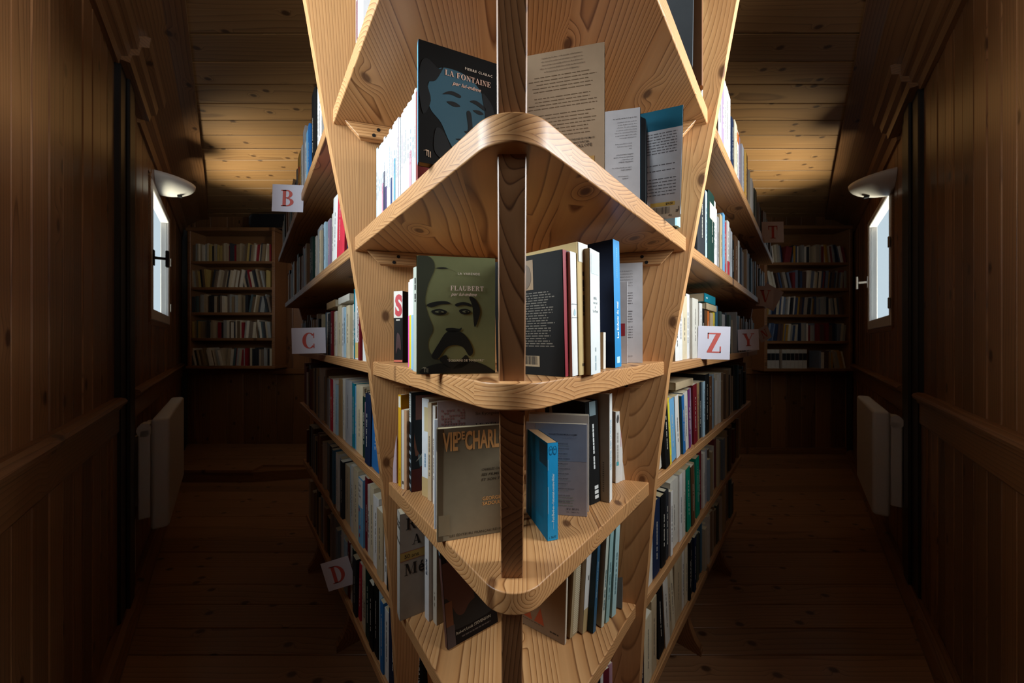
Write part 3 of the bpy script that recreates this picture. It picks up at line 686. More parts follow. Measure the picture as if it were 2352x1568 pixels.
r = random.Random(4); b.polys('cover', [rc(.085+i*.0017, .0085, .085+i*.0017+r.choice((.0005, .0009)), .0215) for i in range(18)], '#4a4543', 'barcode', 3)
b.text('cover', .120, .0035, '452', .0032, '#2a2320', 'r', bold=.02, lay=3)
for i, l in enumerate(['J', 'SF']): b.text('cover', .1325, .016-.006*i, l, .0045, '#2a2320', 'r', bold=.03, lay=3)
b = BK('right', (.352, .705), zB, 48, .026, .170, .11, '#9cc6d6', 'light blue rounded hardback with a white spine label, half hidden by the leaning book', kind='hardback'); b.rect('spine', .003, .03, .023, .12, '#dfe9ec', 'spine_label')
# ---- shelf A (cut by the frame): the lower ends of a few books
for i, (xx, dd, c, h) in enumerate(((-.338, .715, '#eceae6', .24), (-.330, .700, '#5a1d26', .20), (-.322, .690, '#f2f2f0', .25), (-.312, .677, '#ebe7e0', .22), (-.303, .665, '#dfe3e8', .24))):
    BK('left', (xx, dd), zA, 42, .0125, h, .12, c, ['tall white paperback at the end board on the topmost prow shelf', 'thin dark red book between white ones on the topmost prow shelf', 'bright white book beside the dark red one on the topmost prow shelf', 'cream paperback on the topmost prow shelf, fourth from the end board', 'pale blue-white paperback on the topmost prow shelf, fifth from the end board'][i])
b = BK('right', px(1590, 150, zA), zA, 18, .050, .30, .20, '#3f4346', 'worn grey cloth binder with frayed silver spine jutting over the top prow shelf', kind='hardback', lean=-4)
b.rect('spine', .012, .0, .046, .30, '#8e979c', 'frayed_spine_cloth'); b.polys('spine', [rc(.014+i*.004, .004, .0155+i*.004, .296) for i in range(8)], '#5a6064', 'spine_ribs', 2)
b = BK('right', px(1612, 196, zA), zA, 30, .018, .30, .17, '#7a5233', 'large brown leather-bound album beside the grey binder', kind='hardback', pages='#c9b078'); b.rect('spine', .013, .002, .018, .298, '#cdb88a', 'gilt_edge')
BK('right', (.415, .715), zA, 40, .012, .22, .13, '#b7cfd8', 'pale blue paperback between the brown album and the end board')

# ---- shelf C, left
b = BK('left', px(958, 860, zC), zC, 9, .010, .1795, .1185, '#7e8058', 'olive green paperback with a large portrait of a moustached man', pages='#cfc49a')
b.rect('spine', .0003, 0, .0097, .1795, '#b9c2a6', 'pale_spine')
W, Hh = b.w, b.h
b.polys('cover', [blob([(u*W, v*Hh) for u, v in [(.0, .99), (.16, .99), (.22, .90), (.14, .76), (.10, .62), (.14, .50), (.20, .38), (.14, .28), (.16, .18), (.30, .10), (.22, .01), (.0, .01)]], 4)], '#3b3d2c', 'portrait_shade', 1)
fc = [[(.12, .585), (.22, .612), (.36, .618), (.42, .598), (.30, .592), (.18, .565)], [(.48, .595), (.58, .615), (.68, .598), (.68, .578), (.58, .590), (.50, .575)],
      [(.18, .535), (.28, .552), (.37, .533), (.34, .505), (.22, .505)], [(.53, .545), (.62, .556), (.68, .535), (.65, .512), (.56, .512)],
      [(.66, .66), (.74, .64), (.80, .55), (.78, .47), (.73, .40), (.71, .50), (.70, .58)], [(.36, .385), (.44, .392), (.53, .385), (.56, .395), (.55, .37), (.46, .355), (.38, .36)],
      [(.36, .35), (.46, .37), (.57, .35), (.66, .28), (.71, .19), (.66, .15), (.58, .225), (.47, .245), (.36, .22), (.26, .13), (.18, .15), (.27, .26)], [(.28, .12), (.36, .16), (.40, .12), (.47, .10), (.55, .12), (.62, .16), (.66, .10), (.56, .05), (.40, .05)],
      [(.30, .09), (.44, .045), (.55, .10), (.68, .11), (.85, .075), (.98, .022), (.98, .004), (.3, .004), (.05, .004), (.08, .05)], [(.24, .90), (.36, .905), (.50, .865), (.40, .895), (.30, .893)]]
for q, nm in zip(fc, ('brow', 'brow', 'eye', 'eye', 'side_hair', 'nose_shadow', 'moustache', 'beard', 'coat', 'hair_line')): b.polys('cover', [blob([(u*W, v*Hh) for u, v in q], 4)], '#14150f', 'portrait_'+nm, 2)
b.polys('cover', [blob([(u*W, v*Hh) for u, v in q], 4) for q in ([(.22, .527), (.28, .536), (.34, .526), (.28, .516)], [(.57, .534), (.62, .542), (.66, .530), (.61, .522)])], '#77795a', 'portrait_light', 3)
b.polys('cover', [blob([(u*W, v*Hh) for u, v in q], 4) for q in ([(.26, .527), (.29, .534), (.31, .524), (.28, .518)], [(.605, .533), (.63, .540), (.645, .529), (.62, .523)])], '#101109', 'portrait_pupils', 4)
b.text('cover', .0775, .152, 'LA VARENDE', .0036, '#ecd9c8', 'c', bold=.012, space=1.2, lay=5)
b.text('cover', .0495, .1275, 'FLAUBERT', .0074, '#f0d5c6', serif=True, lay=5, name='title_lettering')
b.text('cover', .0505, .1195, 'par lui-même', .0052, '#ecd0c0', bold=.012, shear=.35, lay=5, name='title_lettering')
b.text('cover', .045, .0185, '“ÉCRIVAINS DE TOUJOURS”', .0038, '#e2d6c0', bold=.010, lay=5, sx=.86)
b.polys('cover', [[(.006, .0085), (.010, .0105), (.0135, .010), (.0125, .0085), (.009, .0092)], rc(.0105, .003, .0113, .010), rc(.013, .003, .0138, .0095), rc(.0155, .0025, .0163, .009)], '#a39a80', 'publisher_mark', 5)
p0, p1 = Vector((-.1525, .530)), Vector((-.256, .80)); e = (p1-p0).normalized(); s = 0
rowC = [(.012, .172, '#b9bcae', 'worn pale grey paperback with a peeling spine behind the moustached portrait', None), (.011, .158, '#d8e6ea', 'white and sky blue paperback, second behind the moustached portrait', '#7fb4d6'),
        (.013, .160, '#efede6', 'white paperback with a pale blue foot, third behind the moustached portrait', '#9fc2d8'), (.016, .163, '#f0ece0', 'white paperback with a yellow lower spine, fourth behind the moustached portrait', '#f0cf2a'),
        (.012, .165, '#efebe6', 'white paperback with a grey lower spine between the yellow and pink ones', '#7f7f86'), (.015, .166, '#f1ebea', 'white paperback with a magenta lower spine near the moustached portrait', '#e059b4'), (.012, .168, '#eceef2', 'white paperback with a blue-grey lower spine beside the magenta one', '#8fb6d6')]
for i, (t, h, c, lab, band) in enumerate(rowC):
    t *= 1.55
    b = BK('left', p0+e*s, zC, 40, t, h, .11, c, lab); s += t/.96
    if band: b.rect('spine', t*.05, 0, t*.95, h*.60, band, 'lower_spine_band')
    marks(b, 40+i, '#33302e', .62, .9)
b = BK('left', px(925, 833, zC), zC, 72, .0245, .168, .105, '#14110f', 'black pocket book with a big red S on its white upper spine')
b.rect('spine', .0003, .105, .0257, .1745, '#e6ddd2', 'white_spine_top'); b.text('spine', .0045, .112, 'S', .047, '#c42a34', bold=.05, lay=2, sx=.62, name='big_letter')
b.lines('spine', .005, .021, .096, .101, 1, '#d8cdbf', .0032, 55, lay=2); b.rect('spine', .001, .001, .025, .006, '#c0604a', 'red_foot_band', 2)
b.polys('spine', [blob([(.006, .02), (.012, .035), (.02, .03), (.018, .06), (.010, .07), (.007, .05)], 4)], '#3a1512', 'faded_picture', 1)

# ---- shelf C, right
b = BK('right', px(1297, 866, zC), zC, 38, .030, .177, .125, '#120f0d', 'black book with red-edged spine lettered La Mésopotamie', lean=-2.6)
b.rect('spine', .0004, 0, .011, .177, '#8d1f2c', 'red_spine_edge'); b.rect('spine', .0112, .0, .0296, .177, '#17141a', 'black_spine'); b.rect('spine', .013, .112, .0285, .176, '#b9cbd8', 'floral_panel', 2)
r = random.Random(8); b.polys('spine', [blob([(.0135+.0145*r.random()+dx, .114+.060*r.random()+dz) for dx, dz in ((0, 0), (.002, .001), (.001, .004))], 3) for _ in range(14)], '#4f7fae', 'floral_pattern', 3)
b.text('spine', .023, .060, 'LA MÉSOPOTAMIE', .0044, '#d8cfc6', rot=90, lay=3, name='spine_lettering', sx=.8); b.text('spine', .023, .003, 'DÉCOUVERTES GALLIMARD', .0044, '#d8cfc6', rot=90, lay=3, name='spine_lettering', sx=.72)
b.rect('cover', .048, .126, .076, .170, '#8a6a45', 'small_relief_picture'); b.polys('cover', [blob([(.052, .130), (.060, .150), (.056, .165), (.069, .160), (.072, .14), (.064, .128)], 4)], '#5c4329', 'relief_figure', 2)
b.lines('cover', .046, .112, .040, .122, 22, '#5d5346', .0015, 11, 'l'); b.rect('cover', .052, .012, .084, .028, '#8f7a5d', 'barcode_panel')
r = random.Random(3); b.polys('cover', [rc(.055+i*.0016, .015, .055+i*.0016+r.choice((.0005, .0009)), .0275) for i in range(16)], '#2a231c', 'barcode', 2)
b = BK('right', px(1315, 865, zC), zC, 38, .019, .176, .12, '#eceae6', 'white paperback with two fine rules on its spine, beside La Mésopotamie', lean=-2.4)
b.polys('spine', [rc(.001, .102, .018, .1028), rc(.001, .083, .018, .0838)], '#7c858a', 'spine_rules'); b.polys('spine', [blob([(.006, .088), (.009, .096), (.013, .09), (.01, .086)], 3)], '#b8d0d8', 'spine_emblem')
b = BK('right', px(1331, 863, zC), zC, 42, .030, .193, .12, '#c9ad78', 'tall yellowed paperback with clear tape over the top of its cracked spine', lean=-2.2, pages='#b89a62')
b.rect('spine', .002, .165, .029, .194, '#d9d4c6', 'tape_patch'); marks(b, 71, '#3b2d1c', .42, .86); b.lines('spine', .006, .024, .010, .016, 1, '#4a3a22', .004, 51)
b = BK('right', px(1356, 862, zC), zC, 36, .038, .186, .125, '#a58a64', 'thick tan paperback with a white cracked spine next to the taped one', lean=-1.5, pages='#b39a70')
b.rect('spine', .0004, 0, .0376, .186, '#e3e6e4', 'white_spine')
for i, l in enumerate(['BRÉAL', 'mon ciel', '&', 'Ton Monde']): b.text('spine', .019, .112-.0065*i, l, .0040, '#4c545a', 'c', lay=2, sx=.8)
b.rect('spine', .004, .150, .034, .180, '#cfdfdf', 'faded_top_print', 2); marks(b, 72, '#9db8c2', .02, .3)
b = BK('right', px(1386, 848, zC), zC, 30, .016, .066, .09, '#d8d2c8', 'small torn white booklet at the foot of the blue book'); 
b = BK('right', px(1412, 845, zC), zC, 42, .028, .240, .15, '#16233f', 'tall navy paperback with a bright blue spine lettered Les Enfants de mai', lean=-2.5)
b.rect('spine', .0003, 0, .0277, .240, '#1f86c2', 'bright_blue_spine'); b.text('spine', .018, .055, 'Les Enfants de mai', .0078, '#e8f2f6', rot=90, bold=.03, lay=2, name='spine_lettering', sx=.86)
b.lines('spine', .0125, .0155, .168, .225, 16, '#6fb0d8', .0026, 52, lay=2); b.rect('spine', .008, .008, .021, .020, '#bfe0ee', 'publisher_block', 2)
b = BK('right', px(1441, 835, zC), zC, 14, .014, .184, .122, '#dedadb', 'white paperback with a red rectangle on its back cover', pages='#e6dfcf')
b.rect('cover', .072, .062, .117, .090, '#b93542', 'red_rectangle'); b.lines('cover', .05, .105, .095, .14, 10, '#8a8586', .0014, 13, 'r'); b.lines('spine', .004, .010, .02, .17, 12, '#a9a6ab', .004, 4)
b = BK('right', px(1476, 833.5, zC), zC, 12, .022, .233, .15, '#d4d0d1', 'tall white paperback with a full back cover of blurb text beside the red rectangle one')
for i, l in enumerate(['l’amour et de la guerre,', 'de son existence avec', 'ont liqueurs du sud de', 'de des mots barbares et', 'et la Bactriane, dans', 'le Zarathoustra, le']): b.text('cover', .128, .213-.0068*i, l, .0034, '#6b6566', 'r', sx=.86)
b.lines('cover', .06, .128, .055, .165, 18, '#7a7476', .0018, 14, 'r', skip=(5, 6, 12)); b.text('cover', .128, .013, '120 FF', .0038, '#6b6566', 'r', lay=2)
b = BK('right', px(1487, 829, zC), zC, 62, .0125, .194, .11, '#1a1a1c', 'slim black paperback with pale oval at the top, beside the end board')
b.polys('spine', [blob([(.004, .172), (.0065, .184), (.009, .172), (.0065, .163)], 4)], '#e0d8cc', 'pale_oval'); b.lines('spine', .005, .008, .07, .10, 9, '#3f9fc0', .0026, 53, lay=2); marks(b, 73, '#d9d4cc', .1, .35)

# ---- shelf D, left
b = BK('left', px(1005, 1246, zD), zD, 16, .013, .207, .135, '#7d705a', 'grey-brown paperback with big orange capitals across its top', pages='#c9b894')
b.rect('spine', .0004, 0, .0126, .207, '#cbb795', 'torn_spine'); b.rect('spine', .001, .165, .012, .206, '#5a4632', 'torn_gap', 2)
b.rect('cover', 0, 0, .010, .207, '#584732', 'brown_edge')
def big(st, u, v, size, sx, col='#e0a262'): b.text('cover', u, v, st, size, col, bold=.03, lay=2, sx=sx, name='title_lettering')
big('VIE', .010, .166, .034, .42); big('DE', .0335, .185, .015, .62); big('CHARLOT', .050, .166, .034, .43)
for i, l in enumerate(['CHARLES CHAPLIN', 'SES FILMS', 'ET SON TEMPS']): b.text('cover', .081, .122-.0095*i, l, .0048, '#3a3024', shear=.2, bold=.012, lay=2, sx=.92 if i == 0 else 1.25)
for i, l in enumerate(['GEORGES', 'SADOUL']): b.text('cover', .083, .066-.0095*i, l, .0066, '#dda05e', bold=.02, lay=2, sx=1.0)
b.text('cover', .022, .0055, 'LES ÉDITEURS FRANÇAIS RÉUNIS', .0048, '#2c241b', lay=2, sx=1.08); b.rect('cover', .0015, .010, .022, .048, '#7d6c52', 'old_tape', 2)
b = BK('left', (-.1425, .628), zD, 14, .010, .252, .145, '#a8938e', 'pinkish grey tall paperback titled Le Rêve rising behind the grey-brown cover with orange capitals')
b.rect('spine', .0004, 0, .0096, .252, '#dfe3e8', 'white_spine'); b.text('spine', .0075, .175, 'LABAT', .0055, '#7d93ab', rot=90, lay=2, name='spine_lettering')
r = random.Random(9); b.polys('cover', [rc(.006+i*.0052, .190+j*.0052, .006+i*.0052+.0036, .190+j*.0052+.0036) for i in range(9) for j in range(9) if r.random() > .2], '#9a6a66', 'woven_pattern', 1)
b.text('cover', .072, .222, 'Sin Kyongnim', .0066, '#3f3533', lay=2, sx=.95); b.text('cover', .072, .196, 'LE RÊVE', .0098, '#3a302f', serif=True, lay=2, name='title_lettering')
b = BK('left', (-.152, .640), zD, 16, .008, .214, .14, '#e4e6ea', 'white booklet whose top edge shows between Le Rêve and the grey-brown cover')
for q, th, t, h, w, c, lab, fn in (
    ((1000, 1161), 38, .014, .222, .12, '#e0d7cd', 'worn cream paperback with split spine beside Le Rêve', None), ((991, 1152), 45, .016, .226, .12, '#cdb491', 'tattered yellowed paperback with frayed spine beside the taped white one', None),
    ((985, 1144), 52, .026, .232, .13, '#e3e5e6', 'white paperback with yellow tape patches on its spine', 'tape'), ((945, 1131), 30, .020, .243, .13, '#2b3236', 'illustrated paperback with painted figures on its dark cover', 'paint'),
    ((934, 1126), 56, .019, .197, .12, '#cf9f78', 'orange-beige paperback with a pale spine, shorter than its yellow neighbour', 'beige'), ((922, 1118), 50, .013, .232, .12, '#d99a1e', 'yellow paperback with a white label at the top of its spine', 'yellow'), ((911, 1110), 62, .0135, .226, .11, '#cbb3bb', 'pale pink paperback with bold black capitals down its spine', 'pink')):
    b = BK('left', px(q[0], q[1], zD), zD, th, t, h, w, c, lab)
    if fn == 'tape':
        b.rect('spine', .001, .0, .025, .045, '#cbb07c', 'tape_patch'); b.rect('spine', .010, .155, .026, .212, '#d2bd8e', 'tape_patch'); marks(b, 81, '#7f9fb8', .25, .6)
    elif fn == 'paint':
        r = random.Random(5); cols = ['#3f4a3a', '#5f2622', '#6e8a8e', '#8a5a44', '#20282a', '#b8b8a8', '#4a5c48']
        for k, c2 in enumerate(cols): b.polys('cover', [blob([(.02+.09*r.random()+.018*math.cos(a), .02+.19*r.random()*1.0+.03*math.sin(a)) for a in (0, 1.6, 3.1, 4.7)], 4) for _ in range(3)], c2, 'painted_scene', 1+k*.3)
        b.rect('cover', .0, .0, .13, .055, '#57201f', 'red_dress', 3); b.rect('cover', .01, .175, .12, .235, '#8a5f52', 'faces', 3)
        b.rect('spine', .0004, .17, .0196, .24, '#d8dcd8', 'spine_title_panel'); b.lines('spine', .006, .014, .178, .235, 10, '#20242a', .004, 54, lay=2); b.polys('spine', [rc(.002, .01+.02*k, .018, .018+.02*k) for k in range(7)], '#9aa7ae', 'spine_pattern')
    elif fn == 'beige': b.rect('spine', .0004, .0, t*.55, h, '#e6dccb', 'pale_spine'); b.rect('spine', .003, .012, .009, .02, '#5a4a3c', 'publisher_mark', 2)
    elif fn == 'yellow': b.rect('spine', .0004, 0, t-.0004, h, '#e6b021', 'yellow_spine'); b.rect('spine', .002, .20, .011, .228, '#e4e2d6', 'spine_label', 2); marks(b, 82, '#8a6a1c', .05, .3)
    elif fn == 'pink': b.text('spine', .0098, .112, 'TCHEKHOV', .0092, '#201a1c', rot=90, bold=.03, lay=2, name='spine_lettering', sx=.95)
    else: marks(b, 83, '#8a7a66', .2, .7)
# ---- shelf D, right
b = BK('right', px(1257, 1243, zD), zD, 72, .0215, .180, .112, '#0d5068', 'worn bright blue pocket book with white lettering running up its spine', pages='#c89f74')
b.rect('spine', .0003, 0, .0212, .18, '#1597d0', 'blue_spine'); b.text('spine', .0135, .034, 'Paul Berben - l’attentat contre Hitler', .0050, '#dcecf2', rot=90, bold=.012, lay=2, name='spine_lettering', sx=.86)
b.polys('spine', [q for cx in (.0068, .0148) for q in arc_poly(cx, .166, .0040, .0085, .0034, .0078, 0, 360, 14)], '#0d4a70', 'publisher_ovals', 2); b.text('spine', .0105, .004, 'L 76/77', .0042, '#123f55', 'c', lay=2, sx=.8)
for k, (zz, cx) in enumerate(((.169, .0068), (.1605, .0068), (.169, .0148), (.1605, .0148))): b.text('spine', cx, zz-.002, ('J’AI', 'LU', 'J’AI', 'LU')[k], .0028, '#0d4a70', 'c', lay=3, sx=.8, bold=.02)
b.lines('cover', .02, .10, .03, .13, 24, '#0a3a50', .0014, 31); b.rect('cover', .075, .135, .11, .175, '#0b2c39', 'dark_vignette_panel', .6)
b.polys('spine', [rc(.0120, .02, .0124, .11), rc(.0008, .05, .0014, .10), rc(.0007, .13, .0012, .15), rc(.0205, .02, .0209, .06)], '#bfe0ec', 'white_scuffs', 2)
b = BK('right', px(1348, 1187, zD), zD, 8, .009, .194, .128, '#a9a1a6', 'grey-white back cover with a printed numbered list of composers', lean=-1)
b.rect('cover', .02, .115, .128, .194, '#8f98ac', 'bluish_fade', .5); b.text('cover', .108, .170, 'COLLECTIONS MICROCOSME', .0032, '#2f3038', 'r', bold=.015, lay=2); b.text('cover', .108, .163, 'S O L F E G E S', .0034, '#7f88a2', 'r', lay=2)
comp = [('MAURICE ROCHE', '14.', 'MONTEVERDI'), ('CLAUDE ROSTAND', '15.', 'LISZT'), ('CLAUDE SAMUEL', '16.', 'PROKOFIEV'), ('MARCEL SCHNEIDER', '17.', 'WAGNER'), ('JEAN MALIGNON', '18.', 'RAMEAU'), ('LUC-ANDRÉ MARCEL', '19.', 'BACH'), ('ANDRÉ GAUTHIER', '20.', 'PUCCINI'), ('MARCEL MARNAT', '21.', 'MOUSSORGSKY'), ('JEAN BARRAQUÉ', '22.', 'DEBUSSY'), ('ANDRÉ BOUCOURECHLIEV', '23.', 'BEETHOVEN')]
for i, (a_, n_, c_) in enumerate(comp):
    vv = .151-.0106*i; b.text('cover', .066, vv, a_, .0021, '#3a383c', bold=.01, lay=2); b.text('cover', .066, vv-.0045, n_, .0023, '#2c2a2e', bold=.02, lay=2); b.text('cover', .0725, vv-.0045, c_, .0023, '#84908a', lay=2)
for i in range(2): b.text('cover', .066, .041-.013*i, 'ROLAND DE CANDÉ', .0021, '#3a383c', bold=.01, lay=2)
b.lines('cover', .066, .104, .017, .040, 4, '#8f988f', .0018, 33, 'l'); b.text('cover', .112, .0125, 'DU SEUIL', .0036, '#2b292c', 'r', bold=.02, lay=2, space=1.3); b.text('cover', .112, .0062, 'OR - PARIS VIe', .0025, '#2b292c', 'r', bold=.01, lay=2, space=1.2)
b = BK('right', (.166, .705), zD, 9, .018, .207, .13, '#cfc6bb', 'thick off-white paperback with a crumpled top behind the composers list', pages='#cdbfa6')
b = BK('right', px(1352, 1161, zD), zD, 56, .040, .232, .14, '#191919', 'thick black jacketed hardback with chipped white lettering down its spine', kind='hardback', lean=-3)
marks(b, 91, '#d8dad8', .33, .95); b.polys('spine', [rc(.018, .01+.011*k, .030, .018+.011*k) for k in range(3)], '#d8dad8', 'publisher_lettering', 2); b.rect('spine', .010, .20, .030, .232, '#7f9298', 'torn_jacket_patch', .6)
b = BK('right', px(1399, 1155, zD), zD, 32, .022, .247, .15, '#9a8f80', 'tall grey-beige paperback with light blue capitals up its white spine')
b.rect('spine', .0003, 0, .0217, .247, '#e4e3dd', 'white_spine'); b.text('spine', .0145, .072, 'DESCARTES C’EST LA FRANCE', .0075, '#3f9cc4', rot=90, bold=.02, lay=2, name='spine_lettering', sx=.82); marks(b, 92, '#8fb8cc', .02, .1); b.lines('cover', .135, .139, .02, .09, 14, '#5f564c', .003, 41)
b = BK('right', px(1414, 1110, zD), zD, 62, .014, .185, .11, '#d9d6cf', 'white paperback with a grey caricature at its spine top beside the blue-lettered spine'); b.polys('spine', [blob([(.003, .165), (.007, .178), (.011, .17), (.009, .158), (.005, .156)], 4)], '#4a4644', 'caricature'); marks(b, 93, '#a8a39c', .2, .8); b.rect('spine', .003, .045, .010, .055, '#4fa8b0', 'teal_mark', 2)
b = BK('right', px(1422, 1106, zD), zD, 62, .0125, .190, .11, '#dcd9d4', 'white paperback with a dark label and thin pink rule on its spine'); b.rect('spine', .003, .165, .009, .178, '#3a3638', 'spine_label'); b.rect('spine', .005, .09, .0065, .15, '#d88f98', 'pink_rule')
b = BK('right', px(1430, 1103, zD), zD, 62, .012, .199, .11, '#d6d0c6', 'plain cream paperback by the end board, level with the blue pocket book')

# ---- shelf E, left
b = BK('left', px(919, 1427, zE), zE, 30, .033, .272, .16, '#a59e92', 'huge off-white paperback with a yellow 50 ans band on its cover')
b.rect('spine', .0004, 0, .0326, .272, '#bdbab2', 'pale_spine')
for i, l in enumerate(['Raymond', 'ARON', '', 'Mémoires']): b.text('spine', .017, .246-.014*i-(.008 if i == 3 else 0), l, .0085 if i != 1 else .011, '#2a2724', 'c', lay=2, bold=.02, sx=.7)
b.polys('spine', [rc(.003, .222, .031, .2228), rc(.003, .216, .031, .2166), rc(.003, .200, .031, .2006)], '#8a8478', 'spine_rules', 2); b.text('spine', .017, .008, 'Julliard', .0055, '#5a554c', 'c', lay=2, sx=.8)
b.rect('cover', .0, .150, .16, .172, '#b59a55', 'yellow_band'); b.polys('cover', [rc(0, .1495, .16, .1505), rc(0, .1715, .16, .1725)], '#a04a4a', 'band_rules', 2)
b.text('cover', .010, .1555, '50 ans', .0105, '#2b2722', lay=3); b.text('cover', .014, .228, 'R', .030, '#1d1b19', serif=True, lay=2, name='title_lettering'); b.text('cover', .030, .186, 'A', .026, '#1d1b19', serif=True, lay=2, name='title_lettering')
b.text('cover', .010, .111, 'M', .030, '#1d1b19', serif=True, lay=2, name='title_lettering'); b.text('cover', .046, .111, 'ém', .030, '#1d1b19', bold=.02, lay=2, name='title_lettering', sx=.8)
for q, th, t, h, c, lab, fn in (((972, 1404), 42, .022, .236, '#d6d4d0', 'white booklet with a black stripe on its spine beside the yellow-banded paperback', 1), ((985, 1428), 42, .022, .222, '#cfcdcc', 'white booklet lettered Europe on its spine', 2), ((1003, 1437), 40, .020, .216, '#bdb4a4', 'frayed cream booklet between Europe and the leaning dark cover', 3)):
    b = BK('left', px(q[0], q[1], zE), zE, th, t, h, .13, c, lab)
    if fn == 1: b.rect('spine', t*.5, 0, t*.95, h, '#15161a', 'black_stripe'); marks(b, 101, '#8a8a90', .4, .7)
    elif fn == 2: b.text('spine', .015, .115, 'EUROPE', .008, '#33405e', rot=90, bold=.02, lay=2, name='spine_lettering')
    else: marks(b, 103, '#7f7464', .1, .5)
b = BK('left', px(1029.5, 1496, zE), zE, 34, .014, .236, .135, '#170f0c', 'dark paperback with a small silhouette against a sunset, leaning over', lean=-13)
b.rect('spine', .0004, 0, .0136, .19, '#5d3d36', 'brown_spine'); b.rect('spine', .0004, .19, .0136, .236, '#16181a', 'black_spine_top', 1.2); b.rect('spine', .003, .197, .011, .214, '#6f7a80', 'publisher_panel', 2); b.text('spine', .0095, .07, 'The Master of Ballantrae', .0050, '#1f1412', rot=90, lay=2, sx=.9)
W, Hh = b.w, b.h
b.rect('cover', .0, .036, .135, .178, '#4a2415', 'sunset_sky', .5); b.rect('cover', .012, .178, .135, .186, '#2a160e', 'sky_top', .5)
b.polys('cover', [blob([(-.0, .036), (.0, .10), (.012, .094), (.028, .062), (.045, .056), (.062, .072), (.085, .080), (.11, .088), (.134, .093), (.134, .036)], 4)], '#0f0b0a', 'dark_hills', 1)
b.polys('cover', [blob([(.078, .078), (.075, .104), (.079, .112), (.0815, .118), (.0845, .112), (.087, .100), (.084, .078)], 4)], '#0b0908', 'standing_silhouette', 1.5)
b.rect('cover', 0, .044, .018, .094, '#6a3a1c', 'orange_panel', 2); b.rect('cover', 0, .0, .020, .044, '#463633', 'grey_panel', 2)
b.text('cover', .022, .020, 'Robert Louis STEVENSON', .0062, '#a0917c', bold=.02, lay=3, sx=.98, name='title_lettering'); b.lines('cover', .03, .12, .006, .014, 1, '#4d4038', .003, 61)
# ---- shelf E, right
b = BK('right', px(1296, 1482, zE), zE, 32, .010, .235, .125, '#94785e', 'cream back cover with two orange triangles, leaning on the fabric-spined book', lean=4.5)
b.polys('cover', [[(.010, .022), (.038, .020), (.026, .056)], [(.044, .020), (.072, .018), (.060, .055)]], '#b5502c', 'orange_triangles'); b.lines('cover', .01, .07, .013, .018, 1, '#6a4a38', .0016, 62); b.lines('cover', .085, .112, .009, .014, 1, '#3a2c22', .0034, 63); b.rect('spine', .0004, 0, .0096, .235, '#c9bba6', 'pale_spine')
b = BK('right', px(1309, 1470, zE), zE, 46, .034, .222, .13, '#a08d6c', 'old book whose spine shows bare woven binding mesh', lean=6, pages='#a8946e')
r = random.Random(6)
b.polys('spine', [rc(.010+i*.0028, .004, .0112+i*.0028, .218) for i in range(8)], '#cfc0a0', 'mesh_warp', 1); b.polys('spine', [rc(.008, .006+j*.0046, .033, .0078+j*.0046) for j in range(46)], '#d6c8aa', 'mesh_weft', 2)
b = BK('right', px(1337, 1459, zE), zE, 46, .028, .226, .13, '#b3aa9c', 'white paperback with a taped brown foot beside the mesh-spined book', lean=6); b.rect('spine', .0004, .0, .0276, .055, '#ab9468', 'tape_patch'); b.rect('spine', .0004, .055, .0276, .226, '#cfccc6', 'white_spine'); marks(b, 111, '#55504a', .45, .75)
for q, th, t, h, c, lab, lean, fn in (((1361, 1457), 42, .0145, .222, '#2c3f48', 'dark teal paperback with white spine lettering', 7, 1), ((1381, 1443), 48, .012, .226, '#bcc2b4', 'pale grey-green paperback beside the dark teal one', 6.5, 2), ((1391, 1433), 48, .016, .228, '#8fb0ae', 'mint green paperback with a torn spine head', 6, 3), ((1405, 1420), 48, .020, .232, '#a4c2c2', 'light mint paperback beside the leaning grey one', 5.5, 4)):
    b = BK('right', px(q[0], q[1], zE), zE, th, t, h, .13, c, lab, lean=lean)
    if fn == 1: b.rect('spine', .0004, 0, t-.0004, h, '#2b5570', 'blue_spine'); b.text('spine', .0095, .08, 'Noam Chomsky  Pouvoir et terreur', .0046, '#b8c8cc', rot=90, lay=2, name='spine_lettering', sx=.9)
    else: marks(b, 112+fn, '#5a7a80', .15, .8)
b = BK('right', (.292, .868), zE, 22, .011, .225, .145, '#5d5750', 'grey paperback with a cream edge leaning far over towards the end board', lean=20, pages='#c7a98c')
b.rect('spine', .0004, 0, .0106, .225, '#b3a08c', 'cream_spine')
# ---- shelf F
b = BK('left', (-.247, .905), zF, 58, .034, .228, .11, '#0d0c0c', 'black paperback with white capitals up its spine on the lowest prow shelf', pages='#b8a88c'); b.text('spine', .022, .07, 'JEFFERY DEAVER', .0115, '#b5b0aa', rot=90, bold=.02, lay=2, name='spine_lettering')
for i, (q, c, t, lab) in enumerate((((.205, .80), '#1a1b1d', .016, 'black paperback on the lowest prow shelf beside the dark red one'), ((.218, .812), '#cfcac4', .012, 'black-and-white lettered paperback on the lowest prow shelf'), ((.229, .822), '#5c1a24', .022, 'dark red hardback on the lowest prow shelf'), ((.246, .838), '#a8808a', .016, 'dusty pink paperback on the lowest prow shelf'))):
    b = BK('right', q, zF, 60, t, .228, .12, c, lab)
    if i == 1: marks(b, 121, '#1c1a1c', .3, .95)

